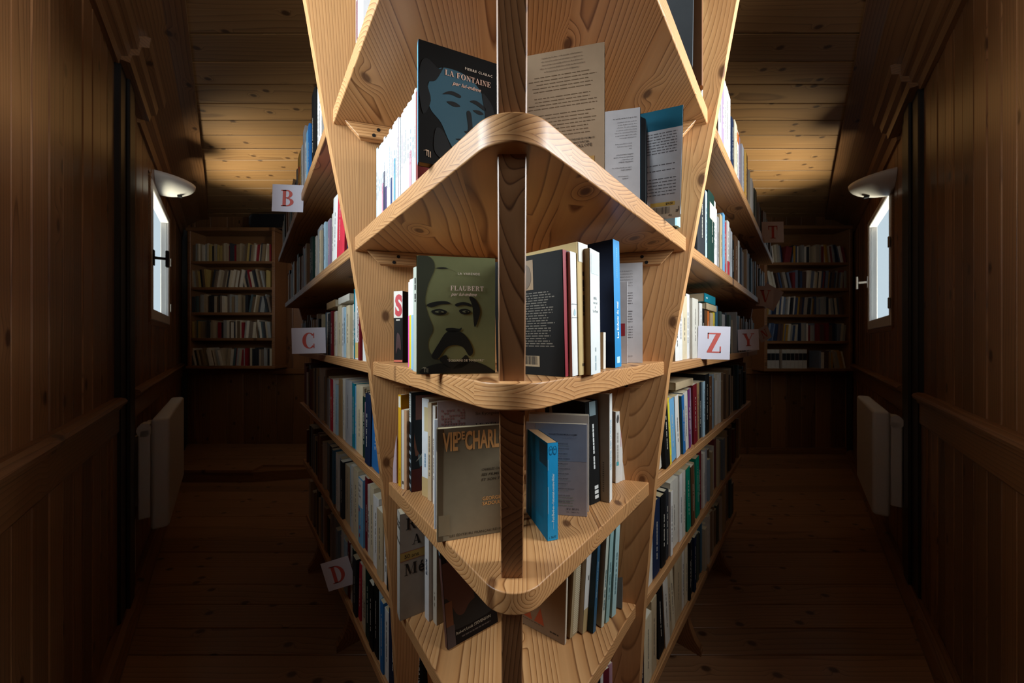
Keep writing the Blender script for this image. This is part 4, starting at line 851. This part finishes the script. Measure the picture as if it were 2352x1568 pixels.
# ------------------------------------------------------------------ books along the two aisle sides
SHELFTXT = {'A': 'top shelf', 'B': 'second shelf down', 'C': 'eye-level shelf', 'D': 'fourth shelf down', 'E': 'fifth shelf down', 'F': 'bottom shelf'}
def cname(c): return c
COLS = {'white': '#e2dfda', 'off-white': '#d3cdc0', 'cream': '#d6c6a6', 'beige': '#bca684', 'grey': '#a3a1a2', 'pale blue': '#a9c6d6', 'sky blue': '#6fa8cf', 'blue': '#2b68a4', 'navy': '#1c2740', 'black': '#151515',
        'dark green': '#17322a', 'emerald': '#0d7d63', 'teal': '#15788a', 'red': '#c02f3f', 'dark red': '#6f1a22', 'orange': '#cf6a26', 'yellow': '#dcbf3a', 'gold': '#c79a4c', 'brown': '#5f4028', 'tan': '#a07f56', 'purple': '#6f2f6a', 'mauve': '#8f7a90', 'pink': '#cf9aa6', 'charcoal': '#2c2d30', 'silver': '#b9bec2'}
# near part of each row: (thickness, height, colour, kind, lean) going away from the end board
P_, H_ = 'paperback', 'hardback'
SIDE = {
 ('left', 'A'): [(.030, .235, 'white', P_), (.018, .215, 'white', P_), (.045, .225, 'black', H_), (.022, .170, 'pale blue', P_), (.018, .172, 'blue', P_), (.024, .165, 'sky blue', P_), (.020, .150, 'white', P_), (.040, .215, 'grey', P_), (.022, .190, 'off-white', P_), (.024, .195, 'white', P_), (.055, .190, 'gold', P_), (.026, .180, 'brown', P_), (.020, .175, 'grey', P_), (.030, .185, 'navy', H_)],
 ('left', 'B'): [(.024, .165, 'navy', P_), (.060, .215, 'red', H_), (.040, .195, 'white', P_), (.022, .165, 'off-white', P_), (.018, .150, 'mauve', P_), (.030, .165, 'grey', P_), (.020, .165, 'pale blue', P_), (.026, .160, 'charcoal', P_), (.020, .155, 'cream', P_), (.055, .185, 'silver', P_), (.022, .165, 'off-white', P_), (.026, .170, 'dark green', P_), (.024, .165, 'cream', P_), (.030, .190, 'black', P_)],
 ('left', 'C'): [(.026, .178, 'white', P_), (.014, .180, 'pink', P_), (.014, .182, 'dark red', P_), (.040, .205, 'white', P_), (.014, .215, 'teal', P_), (.014, .170, 'off-white', P_), (.030, .168, 'cream', P_), (.016, .165, 'white', P_), (.024, .168, 'pale blue', P_), (.026, .172, 'white', P_), (.040, .180, 'cream', P_), (.022, .165, 'off-white', P_), (.020, .165, 'beige', P_), (.022, .170, 'dark red', P_), (.040, .165, 'charcoal', P_), (.026, .170, 'off-white', P_)],
 ('left', 'D'): [(.050, .215, 'blue', H_), (.036, .212, 'navy', H_), (.014, .180, 'pink', P_), (.018, .195, 'dark green', P_), (.050, .225, 'cream', P_), (.014, .218, 'sky blue', P_), (.020, .225, 'teal', P_), (.060, .230, 'grey', H_), (.026, .230, 'off-white', P_), (.034, .225, 'tan', P_), (.022, .200, 'pale blue', P_), (.020, .215, 'white', P_), (.034, .215, 'red', P_), (.020, .21, 'grey', P_), (.024, .22, 'beige', P_)],
 ('left', 'E'): [(.020, .172, 'black', P_), (.020, .178, 'white', P_), (.034, .205, 'beige', P_), (.034, .225, 'white', P_), (.026, .240, 'cream', P_), (.016, .235, 'off-white', P_), (.022, .250, 'dark red', P_), (.036, .235, 'sky blue', P_), (.040, .250, 'cream', P_), (.022, .25, 'off-white', P_), (.018, .235, 'pale blue', P_), (.045, .225, 'beige', P_), (.026, .23, 'charcoal', P_), (.024, .23, 'grey', P_), (.03, .24, 'off-white', P_)],
 ('left', 'F'): [(.050, .235, 'navy', H_), (.022, .215, 'white', P_), (.018, .225, 'blue', P_), (.020, .235, 'pale blue', P_), (.026, .245, 'black', P_), (.026, .225, 'black', P_), (.030, .245, 'dark green', P_), (.022, .245, 'cream', P_), (.016, .230, 'off-white', P_), (.018, .22, 'red', P_), (.03, .22, 'charcoal', P_), (.02, .23, 'dark green', P_), (.022, .225, 'off-white', P_), (.02, .23, 'dark red', P_), (.03, .22, 'pale blue', P_)],
 ('right', 'A'): [(.030, .215, 'grey', P_), (.022, .200, 'mauve', P_), (.026, .205, 'white', P_), (.022, .205, 'off-white', P_), (.024, .205, 'white', P_), (.022, .200, 'white', P_), (.026, .175, 'navy', P_), (.036, .185, 'cream', P_), (.016, .165, 'dark red', P_), (.040, .205, 'white', P_), (.024, .205, 'mauve', P_), (.034, .190, 'grey', P_), (.030, .190, 'gold', P_), (.044, .210, 'brown', P_), (.020, .205, 'charcoal', P_)],
 ('right', 'B'): [(.020, .200, 'white', P_), (.052, .235, 'charcoal', H_), (.014, .195, 'pale blue', P_), (.055, .205, 'dark green', H_), (.024, .205, 'white', P_), (.028, .195, 'white', P_), (.014, .175, 'grey', P_), (.026, .190, 'beige', P_), (.024, .205, 'sky blue', P_), (.026, .190, 'red', P_), (.026, .200, 'white', P_), (.030, .190, 'grey', P_), (.024, .185, 'silver', P_), (.022, .16, 'black', P_), (.05, .185, 'brown', P_)],
 ('right', 'C'): [(.012, .165, 'dark green', P_), (.022, .175, 'white', P_), (.022, .205, 'white', P_), (.012, .195, 'sky blue', P_), (.034, .190, 'cream', P_), (.024, .200, 'white', P_), (.044, .190, 'off-white', P_), (.024, .180, 'white', P_), (.020, .165, 'black', P_), (.024, .165, 'dark red', P_), (.028, .165, 'brown', P_), (.022, .165, 'orange', P_), (.030, .16, 'beige', P_), (.024, .165, 'yellow', P_)],
 ('right', 'D'): [(.026, .195, 'off-white', P_), (.026, .215, 'black', P_), (.012, .205, 'yellow', P_), (.034, .195, 'sky blue', P_), (.024, .200, 'white', P_), (.014, .195, 'gold', P_), (.018, .195, 'blue', P_), (.032, .200, 'off-white', P_), (.014, .205, 'purple', P_), (.022, .205, 'mauve', P_), (.034, .215, 'dark red', P_), (.022, .215, 'tan', P_), (.026, .215, 'charcoal', P_), (.022, .215, 'pale blue', P_), (.045, .24, 'black', P_), (.034, .225, 'brown', P_)],
 ('right', 'E'): [(.045, .240, 'off-white', P_), (.045, .225, 'navy', H_), (.030, .225, 'black', H_), (.024, .225, 'charcoal', H_), (.014, .215, 'white', P_), (.055, .235, 'off-white', P_), (.024, .240, 'white', P_), (.020, .240, 'off-white', P_), (.034, .240, 'emerald', P_), (.026, .235, 'brown', P_), (.024, .23, 'beige', P_), (.036, .245, 'emerald', P_), (.034, .25, 'dark red', P_), (.026, .235, 'off-white', P_), (.030, .24, 'grey', P_)],
 ('right', 'F'): [(.016, .205, 'white', P_), (.012, .20, 'navy', P_), (.040, .210, 'cream', P_), (.030, .235, 'beige', P_), (.036, .255, 'black', P_), (.030, .245, 'off-white', P_), (.022, .245, 'beige', P_), (.024, .245, 'cream', P_), (.060, .250, 'beige', P_), (.022, .23, 'off-white', P_), (.026, .24, 'cream', P_), (.014, .235, 'black', P_), (.026, .225, 'charcoal', P_), (.02, .23, 'navy', P_), (.026, .235, 'off-white', P_)],
}
LEAN = {('left', 'D', 0): 3, ('left', 'D', 1): 2, ('right', 'D', 0): -9, ('right', 'D', 1): -8, ('right', 'D', 2): -8, ('right', 'D', 3): -7, ('right', 'D', 4): -6, ('right', 'D', 5): -6, ('right', 'D', 6): -6, ('right', 'D', 7): -5, ('right', 'D', 8): -5, ('right', 'D', 9): -4, ('right', 'D', 10): -4,
        ('right', 'F', 4): -6, ('right', 'F', 5): -7, ('right', 'F', 6): -7, ('right', 'F', 7): -8, ('left', 'B', 1): 5, ('left', 'B', 2): 4, ('left', 'F', 9): 4, ('right', 'E', 8): -4, ('right', 'E', 9): -4, ('right', 'E', 10): -4, ('right', 'E', 11): -3}
far_v, far_f, far_c = [], [], []
def far_book(M, t, h, w, col, page='#cbb994'):
    """a book too far off to show its parts: six faces, the top one in page colour"""
    v, f = box_vf(0, 0, 0, t, w, h); n = len(far_v)
    far_v.extend([tuple(M @ Vector(p)) for p in v])
    for i, q in enumerate(f):
        far_f.append(tuple(a+n for a in q)); far_c.append(srgb(page) if i in (0, 1) else srgb(col))
AISLE = {'left': 'B-card aisle', 'right': 'Z-card aisle'}
n_side = 0
for (side, k), lst in SIDE.items():
    p0, e, n, ln, zt = ROW[side, k]; s = {'leftA': .15, 'leftB': .06, 'leftC': .05, 'leftD': .04, 'rightA': .08, 'rightB': .06, 'rightC': .05, 'rightD': .03}.get(side+k, .028); rnd = random.Random(hash_seed := (31*('ABCDEF'.index(k)+1)+(7 if side == 'left' else 0)))
    for i, (t, h, cn, kind) in enumerate(lst):
        t *= 1.5
        lean = LEAN.get((side, k, i), 0); ins = rnd.uniform(.006, .018)
        wd = min(.195-ins, h*rnd.uniform(.62, .72))
        if i == 0 and not lean: wd = min(wd, .16)
        if lean and not LEAN.get((side, k, i-1), 0): s += h*math.sin(math.radians(abs(lean)))*(1.0 if side == 'right' else .6)
        q = p0+e*(s+(t if side == 'left' else 0))+n*ins
        lab = '%s %s, %s from the end board, %s, %s' % (cn, 'hardback' if kind == H_ else 'paperback', ords[i], SHELFTXT[k], AISLE[side])
        b = Book(side, q, zt, 0, t, h, wd, COLS[cn], lab, lean=lean if side == 'right' else lean, kind=kind, vdir=n, corner=False, pages=rnd.choice(PAPERS), group='books along the %s' % AISLE[side])
        light = cn in ('white', 'off-white', 'cream', 'beige', 'grey', 'pale blue', 'silver', 'pink', 'yellow', 'gold', 'tan')
        marks(b, i*13+ord(k), '#4a4644' if light else '#cfc8b8', .2, .85)
        if (side, k, i) == ('left', 'A', 10): b.rect('spine', .001, 0, t-.001, .075, '#9f1d2a', 'red_lower_band'); b.text('spine', t/2, .030, 'FR.', .012, '#e8d8c8', 'c', lay=2, bold=.02); b.polys('spine', [[(t*.35, .15), (t*.85, .135), (t*.85, .115), (t*.35, .10), (t*.6, .125)]], '#c4352c', 'red_emblem')
        if (side, k, i) == ('left', 'C', 3): b.rect('spine', .004, .004, t*.7, .05, '#d9bd72', 'yellow_foot')
        if (side, k, i) == ('left', 'D', 4): b.text('cover', .004, h-.022, 'Franco', .016, '#1f1d1b', lay=2, sx=.8)
        if (side, k, i) == ('left', 'D', 12): b.polys('spine', [blob([(.008, .10), (.010, .16), (.018, .195), (.026, .16), (.026, .11), (.018, .085)], 4)], '#e8582c', 'orange_flash'); b.text('spine', .012, .13, 'HF', .010, '#f2ece0', lay=2, bold=.03)
        if (side, k, i) == ('left', 'E', 7): 
            b.rect('spine', .002, .135, t-.002, h-.004, '#dedbd4', 'white_title_panel'); b.polys('spine', [blob([(.012+.004*math.cos(a)+dx, zz+.008*math.sin(a)) for a in (0, 1.57, 3.14, 4.71)], 4) for dx, zz in ((.0, .12), (.008, .06), (.004, .03))], '#b3232c', 'poppies', 2)
            for j, l in enumerate(('Das', 'Bal', 'Tan')): b.text('spine', .006, .205-.020*j, l, .012, '#4f4a46', lay=2)
        if (side, k, i) == ('left', 'F', 7): b.text('spine', t*.72, .05, 'BYE BYE GERTRUDE!'[:8], .012, '#2a2624', rot=90, bold=.02, lay=2)
        if (side, k, i) == ('right', 'A', 9): b.rect('spine', .001, .165, t-.001, h-.006, '#cf6a26', 'orange_head_band')
        if (side, k, i) == ('right', 'B', 3): b.rect('spine', .008, .125, t-.012, .172, '#c9c2b2', 'spine_label')
        if (side, k, i) == ('right', 'B', 10): b.rect('spine', .001, .0, t-.001, .055, '#c02f3f', 'red_foot_band')
        if (side, k, i) == ('right', 'D', 2): b.rect('spine', .001, .03, t-.001, .19, '#e0d23a', 'yellow_spine')
        if (side, k, i) in (('right', 'C', 4), ('right', 'F', 8), ('right', 'E', 5)): b.lines('cover', .012, wd-.012, .04, h-.03, 22, '#77706a', .0022, 5, 'l')
        s += t/math.cos(math.radians(lean))+rnd.uniform(.0006, .002); n_side += 1
    # the rest of the row runs on towards the far end
    ang = math.atan2(n.y, n.x)-math.pi/2
    pal = ['#c9c2b4', '#b8aa90', '#8f8a86', '#d2cec8', '#5b4636', '#2c3038', '#7a8a96', '#a08a68', '#1c1c1e', '#6f2a2c', '#3f6a82', '#c4b48e', '#8a6f52', '#39463e']
    while s < ln-.05:
        t = rnd.uniform(.022, .052); h = rnd.uniform(.155, .195) if k in 'ABC' else rnd.uniform(.185, .245); ins = rnd.uniform(.006, .022)
        q = p0+e*(s+(t if side == 'left' else 0))+n*ins
        M = Matrix.Translation((q.x, q.y, H+zt+.0006)) @ Matrix.Rotation(ang, 4, 'Z')
        if rnd.random() < .94: far_book(M, t, h, h*.66, rnd.choice(pal))
        s += t+.001
# books lying flat on top of others
def lying(side, k, s, zoff, t, h, w, col, label, kind=P_, yaw=0, ins=.01, titles=None):
    p0, e, n, ln, zt = ROW[side, k]; q = p0+e*s+n*ins; ang = math.atan2(n.y, n.x)-math.pi/2+math.radians(yaw)
    b = Book(side, (0, 0), 0, 0, t, h, w, COLS[col], label, kind=kind, pages='#cfc0a2')
    # lie on the side: local x (thickness) points up, spine still outwards
    M = Matrix.Translation((q.x, q.y, H+zt+zoff)) @ Matrix.Rotation(ang, 4, 'Z')
    if side == 'left': M = M @ Matrix.Translation((-h, 0, 0)) @ Matrix.Rotation(-math.pi/2, 4, 'Y') @ Matrix.Rotation(math.pi, 4, 'X') @ Matrix.Translation((0, -0, -h))
    M = Matrix.Translation((q.x, q.y, H+zt+zoff)) @ Matrix.Rotation(ang, 4, 'Z') @ (Matrix.Translation((-h if side == 'left' else 0, 0, t)) @ Matrix.Rotation(math.pi/2, 4, 'Y'))
    b.e.matrix_world = M
    return b
b = lying('right', 'C', .395, .1925, .030, .165, .12, 'teal', 'thick teal paperback lying flat on the row beside the white letter Z card'); marks(b, 7, '#cfe4e4', .1, .45)
lying('right', 'C', .42, .168, .022, .16, .12, 'beige', 'beige paperback lying flat under the teal one beside the Z card')
lying('right', 'D', .20, .2185, .024, .19, .14, 'beige', 'beige paperback lying flat on the books below the Z card')
lying('left', 'C', .25, .185, .022, .16, .12, 'off-white', 'off-white paperback lying flat on the books above the C card row')
lying('left', 'C', .47, .1835, .026, .16, .12, 'tan', 'tan paperback lying flat on the books right behind the C card')
print('books as things', N_BOOKS, 'side', n_side)

# ------------------------------------------------------------------ letter cards standing out from the rows
def card(letter, cx_, cy_, d, wpx, hpx, rot, label, yaw=0, fold=None):
    x, z = (cx_-CX)*d/F, (CY-cy_)*d/F; w_, h_ = wpx*d/F, hpx*d/F
    e = tag(empty('letter_card', (x, d, H+z-h_/2)), label, 'card', 'letter cards along the shelves')
    M = Matrix.Translation((x, d, H+z)) @ Matrix.Rotation(math.radians(yaw), 4, 'Z') @ Matrix.Rotation(math.radians(rot), 4, 'Y')
    e.matrix_world = M
    box('card_sheet', -w_/2, 0, -h_/2, w_/2, .0008, h_/2, M_card, e, srgb('#d9d6e2'))
    if letter:
        P, wd = serif_polys(letter, 1.0); k = .60*h_
        pts = [((u-wd/2)*k, -.0006, (v-.5)*k) for q in P for u, v in q]; Fc = []; n = 0
        for q in P: Fc.append(tuple(range(n, n+len(q)))); n += len(q)
        link('letter_print', mesh('letter_print', pts, Fc), M_ink, e, srgb('#c8564c'))
    return e
card('B', 661, 455, 1.13, 72, 62, 2, 'white card with red letter B beside the ceiling-high top shelf')
card('C', 709, 782, 1.27, 78, 59, -1.5, 'white card with red letter C on the eye-level shelf')
card('D', 777, 1317, 1.30, 66, 66, -17, 'tilted white card with red letter D near the floor')
card('Z', 1640, 787, 1.06, 74, 76, 1.5, 'white card with red letter Z on the eye-level shelf')
card('T', 1775, 533, 1.66, 50, 48, -1, 'small greyish card with red letter T on the top shelf')
card(None, 1768, 682, 1.92, 46, 50, 28, 'blank white card tilted behind the V card')
card('V', 1757, 680, 1.80, 40, 46, 2, 'greyish card with red letter V hanging from the second shelf')
card('Y', 1719, 780, 1.57, 48, 48, -2, 'greyish card with red letter Y on the eye-level shelf')
card('N', 1755, 766, 1.88, 32, 32, -25, 'small tilted card with red letter N behind the Y card', yaw=10)
e = tag(empty('index_box', (-.86, 1.19, 1)), 'small white index box at the end of the top shelf under the B card', 'box')
p0, ee, n, ln, zt = ROW['left', 'A']; q = p0+ee*.62+n*-.03
e.matrix_world = Matrix.Translation((q.x, q.y, H+zt+.0006)) @ Matrix.Rotation(math.atan2(n.y, n.x)-math.pi/2, 4, 'Z')
box('box_body', 0, 0, 0, .05, .08, .022, M_card, e, srgb('#cfcdd4'), bevel=.002); box('box_lid', -.001, -.001, .0221, .051, .081, .030, M_card, e, srgb('#dad8e0'), bevel=.002)

# ------------------------------------------------------------------ bookcases on the far wall
def wall_case(x0, x1, zb, zt, shelves, label, seed, lit):
    y1, y0 = DB-.002, DB-.19; e = tag(empty('wall_bookcase', ((x0+x1)/2, y1, H+zb)), label, 'bookcase')
    def part(name, a, b_, c, d_, z0, z1, mat=M_case): 
        o = box(name, a-(x0+x1)/2, c-y1, z0-zb, b_-(x0+x1)/2, d_-y1, z1-zb, mat, e, bevel=.003); return o
    part('side_panel', x0, x0+.03, y0, y1, zb, zt); part('side_panel', x1-.03, x1, y0, y1, zb, zt)
    part('top_board', x0-.01, x1+.01, y0-.01, y1, zt, zt+.035); part('bottom_board', x0-.01, x1+.01, y0-.01, y1, zb-.03, zb); part('back_panel', x0+.03, x1-.03, y1-.01, y1, zb, zt)
    r = random.Random(seed); pal = lit
    levels = [zb]+shelves
    for i, z in enumerate(levels):
        if i: part('shelf', x0+.0305, x1-.0305, y0+.004, y1-.011, z-.028, z)
        s = x0+.035; top = (levels+[zt])[i+1]-.03; lean = r.choice((0, 0, -9, 6, -5)); end = x1-.04
        run = 0
        while s < end:
            t = r.uniform(.012, .03); h = r.uniform(.165, .195); 
            if run <= 0: lean = r.choice((0, 0, 0, -12, 9, 5, -6)); run = r.randint(5, 14)
            run -= 1
            if r.random() < .03: s += .03
            L = math.radians(lean); M = Matrix.Translation((s+(t if lean > 0 else 0), y0+r.uniform(.012, .03), H+z+.0006)) @ Matrix.Rotation(L, 4, 'Y') @ Matrix.Translation((-t if lean > 0 else 0, 0, 0))
            if seed == 42 and i == 0 and s < x0+.46:     # the matched white volumes with black labels
                t, h, lean, L = .044, .20, 0, 0.0; M = Matrix.Translation((s, y0+.015, H+z+.0006)); far_book(M, t-.002, h, .12, '#b9b2a6'); far_book(Matrix.Translation((s+.001, y0+.014, H+z+.085)), t-.004, .075, .01, r.choice(('#1c1d20', '#24302e', '#3a2422', '#22262c')), '#222222'); s += t; continue
            if seed == 42 and i == 0 and s < x0+.60: s = x0+.60; continue
            if s+t+max(0, h*math.sin(L)) < end: far_book(M, t, h, .12, r.choice(pal))
            s += t/math.cos(L)+.0008
            if lean < 0 and run == 0: s += .01
    return e
tonesL = ['#8f7a5c', '#a8967a', '#b8a88c', '#6a5640', '#3f3f44', '#8a2028', '#c8bba0', '#9a9a94', '#4a5a5c', '#b39a5a', '#d0c6b2', '#2a2c30', '#7a6a5a']
tonesR = ['#3a4a66', '#6a7486', '#9a8f80', '#b5a990', '#2c2e34', '#54403a', '#c4bba8', '#8a8a86', '#1e2a44', '#7a3034', '#d0c9bc', '#a57c2c']
zs = lambda ys: [(CY-y)*3.45/F for y in ys]
caseL = wall_case(-3.43, -2.51, -.258, 1.168, zs([776, 717, 659, 599]), 'dark wooden bookcase of old paperbacks in the far corner of the B-card aisle', 41, tonesL)
caseR = wall_case(2.67, 3.60, -.285, 1.19, zs([783, 722, 661, 602]), 'dark wooden bookcase in the far corner of the Z-card aisle', 42, tonesR)
# a matched set of ten white-and-black volumes on the lowest shelf of the right case is part of the distant books
me = mesh('distant_books', far_v, far_f); at = me.color_attributes.new('tint', 'FLOAT_COLOR', 'CORNER'); li = 0
for p, c in zip(me.polygons, far_c):
    for _ in p.loop_indices: at.data[li].color = c; li += 1
o = link('distant_books', me, M_far); o['kind'] = 'stuff'; tag(o, 'rows of distant books filling the far shelf ends and the wall bookcases', 'books')

# ------------------------------------------------------------------ step, radiators, lamps and the odd things at the far end
st = tag(empty('step_platform', (-2.6, 3.3, 0)), 'low boarded step in front of the bookcase at the end of the B-card aisle', 'step')
poly = [(-3.60, 3.62), (-2.96, 2.90), (-2.30, 2.90), (-1.40, 3.06), (-1.40, 3.63), (-3.60, 3.63)]
v, f = prism_vf([(x+2.6, y-3.3) for x, y in poly], .0005, .088); link('riser', fixn(mesh('riser', v, f)), M_case, st)
y = 2.89
while y < 3.63:
    e2 = min(y+.125, 3.636)
    def xl_(d): return max(-(X0['left']+K*d)+.075, -3.8)
    fr_ = lambda x: 2.89
    a0, a1 = xl_(y), xl_(e2); v, f = loft_vf([[(a0+2.6, y+.001-3.3, .0885), (a1+2.6, e2-.001-3.3, .0885), (a1+2.6, e2-.001-3.3, .112), (a0+2.6, y+.001-3.3, .112)], [(-2.30+2.6 if y < 3.0 else -1.38+2.6, y+.001-3.3, .0885), (-2.30+2.6 if y < 3.0 else -1.38+2.6, e2-.001-3.3, .0885), (-2.30+2.6 if y < 3.0 else -1.38+2.6, e2-.001-3.3, .112), (-2.30+2.6 if y < 3.0 else -1.38+2.6, y+.001-3.3, .112)]])
    link('tread_board', fixn(mesh('tread_board', v, f)), M_floor, st); y = e2
def rounded_panel(x0, x1, y0, y1, z0, z1, r, name, mat, parent):
    o = box(name, x0, y0, z0, x1, y1, z1, mat, parent); add_bevel(o, r, 4); return smooth(o)
for side, d0, d1, zb, zt, lab in (('left', 1.56, 2.19, -.94, -.385, 'white electric panel radiator below the window in the B-card aisle'), ('right', 1.66, 2.16, -.93, -.37, 'white electric panel radiator below the window in the Z-card aisle')):
    e = wall_empty('panel_radiator', side); tag(e, lab, 'radiator'); x0, x1 = arange(side, S(d0), S(d1))
    rounded_panel(x0, x1, .085, .15, H+zb, H+zt, .016, 'front_panel', M_white, e)
    near = x0 if side == 'right' else x1; sg = 1 if side == 'right' else -1
    a, b_ = sorted((near+sg*.02, near+sg*.30))
    rounded_panel(a, b_, .040, .0845, H+zb+.06, H+zt-.05, .008, 'heater_body', M_white, e)
    for q in (.12, .42):
        a, b_ = sorted((near+sg*q, near+sg*(q+.04))); box('wall_bracket', a, .0165, H+zb+.1, b_, .0398, H+zt-.10, M_white, e)
    n_ = 14; ra = .034; cxn, czn = near+sg*.05, H+zt-.055
    vv = [(cxn, .045+dy, 0) for dy in ()]; ring0 = [(cxn-.03, .062+ra*math.cos(2*math.pi*i/n_)*.8, czn+ra*math.sin(2*math.pi*i/n_)) for i in range(n_)]; ring1 = [(cxn+.03, p[1], p[2]) for p in ring0]
    v, f = loft_vf([ring0, ring1]); link('thermostat_knob', fixn(mesh('thermostat_knob', v, f)), M_white, e)
    a, b_ = sorted((near+sg*.03, near+sg*.05)); box('power_flex', a, .018, H+zb-.20, b_, .030, H+zb+.062, M_white, e)
for side, d, z, lab in (('left', 2.26, 1.13, 'white half-bowl wall lamp, unlit, above the window in the B-card aisle'), ('right', 2.02, 1.02, 'white half-bowl wall lamp, unlit, above the window in the Z-card aisle')):
    e = wall_empty('wall_lamp', side); tag(e, lab, 'lamp'); sx = SG[side]*S(d); R1, R2, dep = .165, .19, .10
    V, Fc = [], []; nu, nv = 20, 8
    for off in (0, 1):
        for j in range(nv+1):
            ph = math.pi/2*j/nv
            for i in range(nu+1):
                a = math.pi*i/nu; k = math.cos(ph)*(1-.035*off)
                V.append((sx+R1*k*math.cos(a), .016+R2*k*math.sin(a), H+z-(dep-.006*off)*math.sin(ph)*(1.0)))
    row = nu+1; lay = (nv+1)*row
    for j in range(nv):
        for i in range(nu):
            q = (j*row+i, j*row+i+1, (j+1)*row+i+1, (j+1)*row+i); Fc.append(q); Fc.append(tuple(lay+x for x in q[::-1]))
    for i in range(nu): Fc.append((i, lay+i, lay+i+1, i+1))
    smooth(link('lamp_shade', mesh('lamp_shade', V, Fc), M_plaster, e))
    box('wall_plate', sx-.06, .0165, H+z-.07, sx+.06, .024, H+z+.02, M_plaster, e, bevel=.003); box('bulb_holder', sx-.02, .0241, H+z-.05, sx+.02, .09, H+z-.02, M_dark, e, bevel=.004)
    box('shade_clip', sx-.015, .11, H+z-.096, sx+.015, .135, H+z-.082, M_dark, e, bevel=.002)
# dark rounded tray with a bright rim lying over the left wall bookcase
e = tag(empty('serving_tray', (-2.60, 3.49, H+1.204)), 'dark rounded tray with a pale rim on top of the B-card aisle bookcase', 'tray')
e.rotation_euler = (math.radians(0), 0, 0)
def stadium(w_, d_, r, n=6):
    P = []
    for cx_, cy_, a0 in ((w_/2-r, d_/2-r, 0), (-w_/2+r, d_/2-r, 90), (-w_/2+r, -d_/2+r, 180), (w_/2-r, -d_/2+r, 270)):
        for i in range(n+1): a = math.radians(a0+90*i/n); P.append((cx_+r*math.cos(a), cy_+r*math.sin(a)))
    return P
P1 = stadium(.46, .16, .05); P2 = stadium(.446, .146, .045)
# the tray leans upright against the wall: local x across, z up
def up(P, y): return [(p[0]+.02, y, p[1]+.082) for p in P]
v, f = loft_vf([up(P1, 0), up(P1, .012)]); link('tray_base', fixn(mesh('tray_base', v, f)), M_dark, e)
rim = []; nP = len(P1); V = up(P1, -.0005)+up(P2, -.0005)+up(P1, -.010)+up(P2, -.010); Fc = []
for i in range(nP):
    j = (i+1) % nP; Fc += [(i, j, 2*nP+j, 2*nP+i), (nP+j, nP+i, 3*nP+i, 3*nP+j), (2*nP+i, 2*nP+j, 3*nP+j, 3*nP+i), (j, i, nP+i, nP+j)]
link('tray_rim', fixn(mesh('tray_rim', V, Fc)), M_metal, e)
bpy.context.view_layer.update()
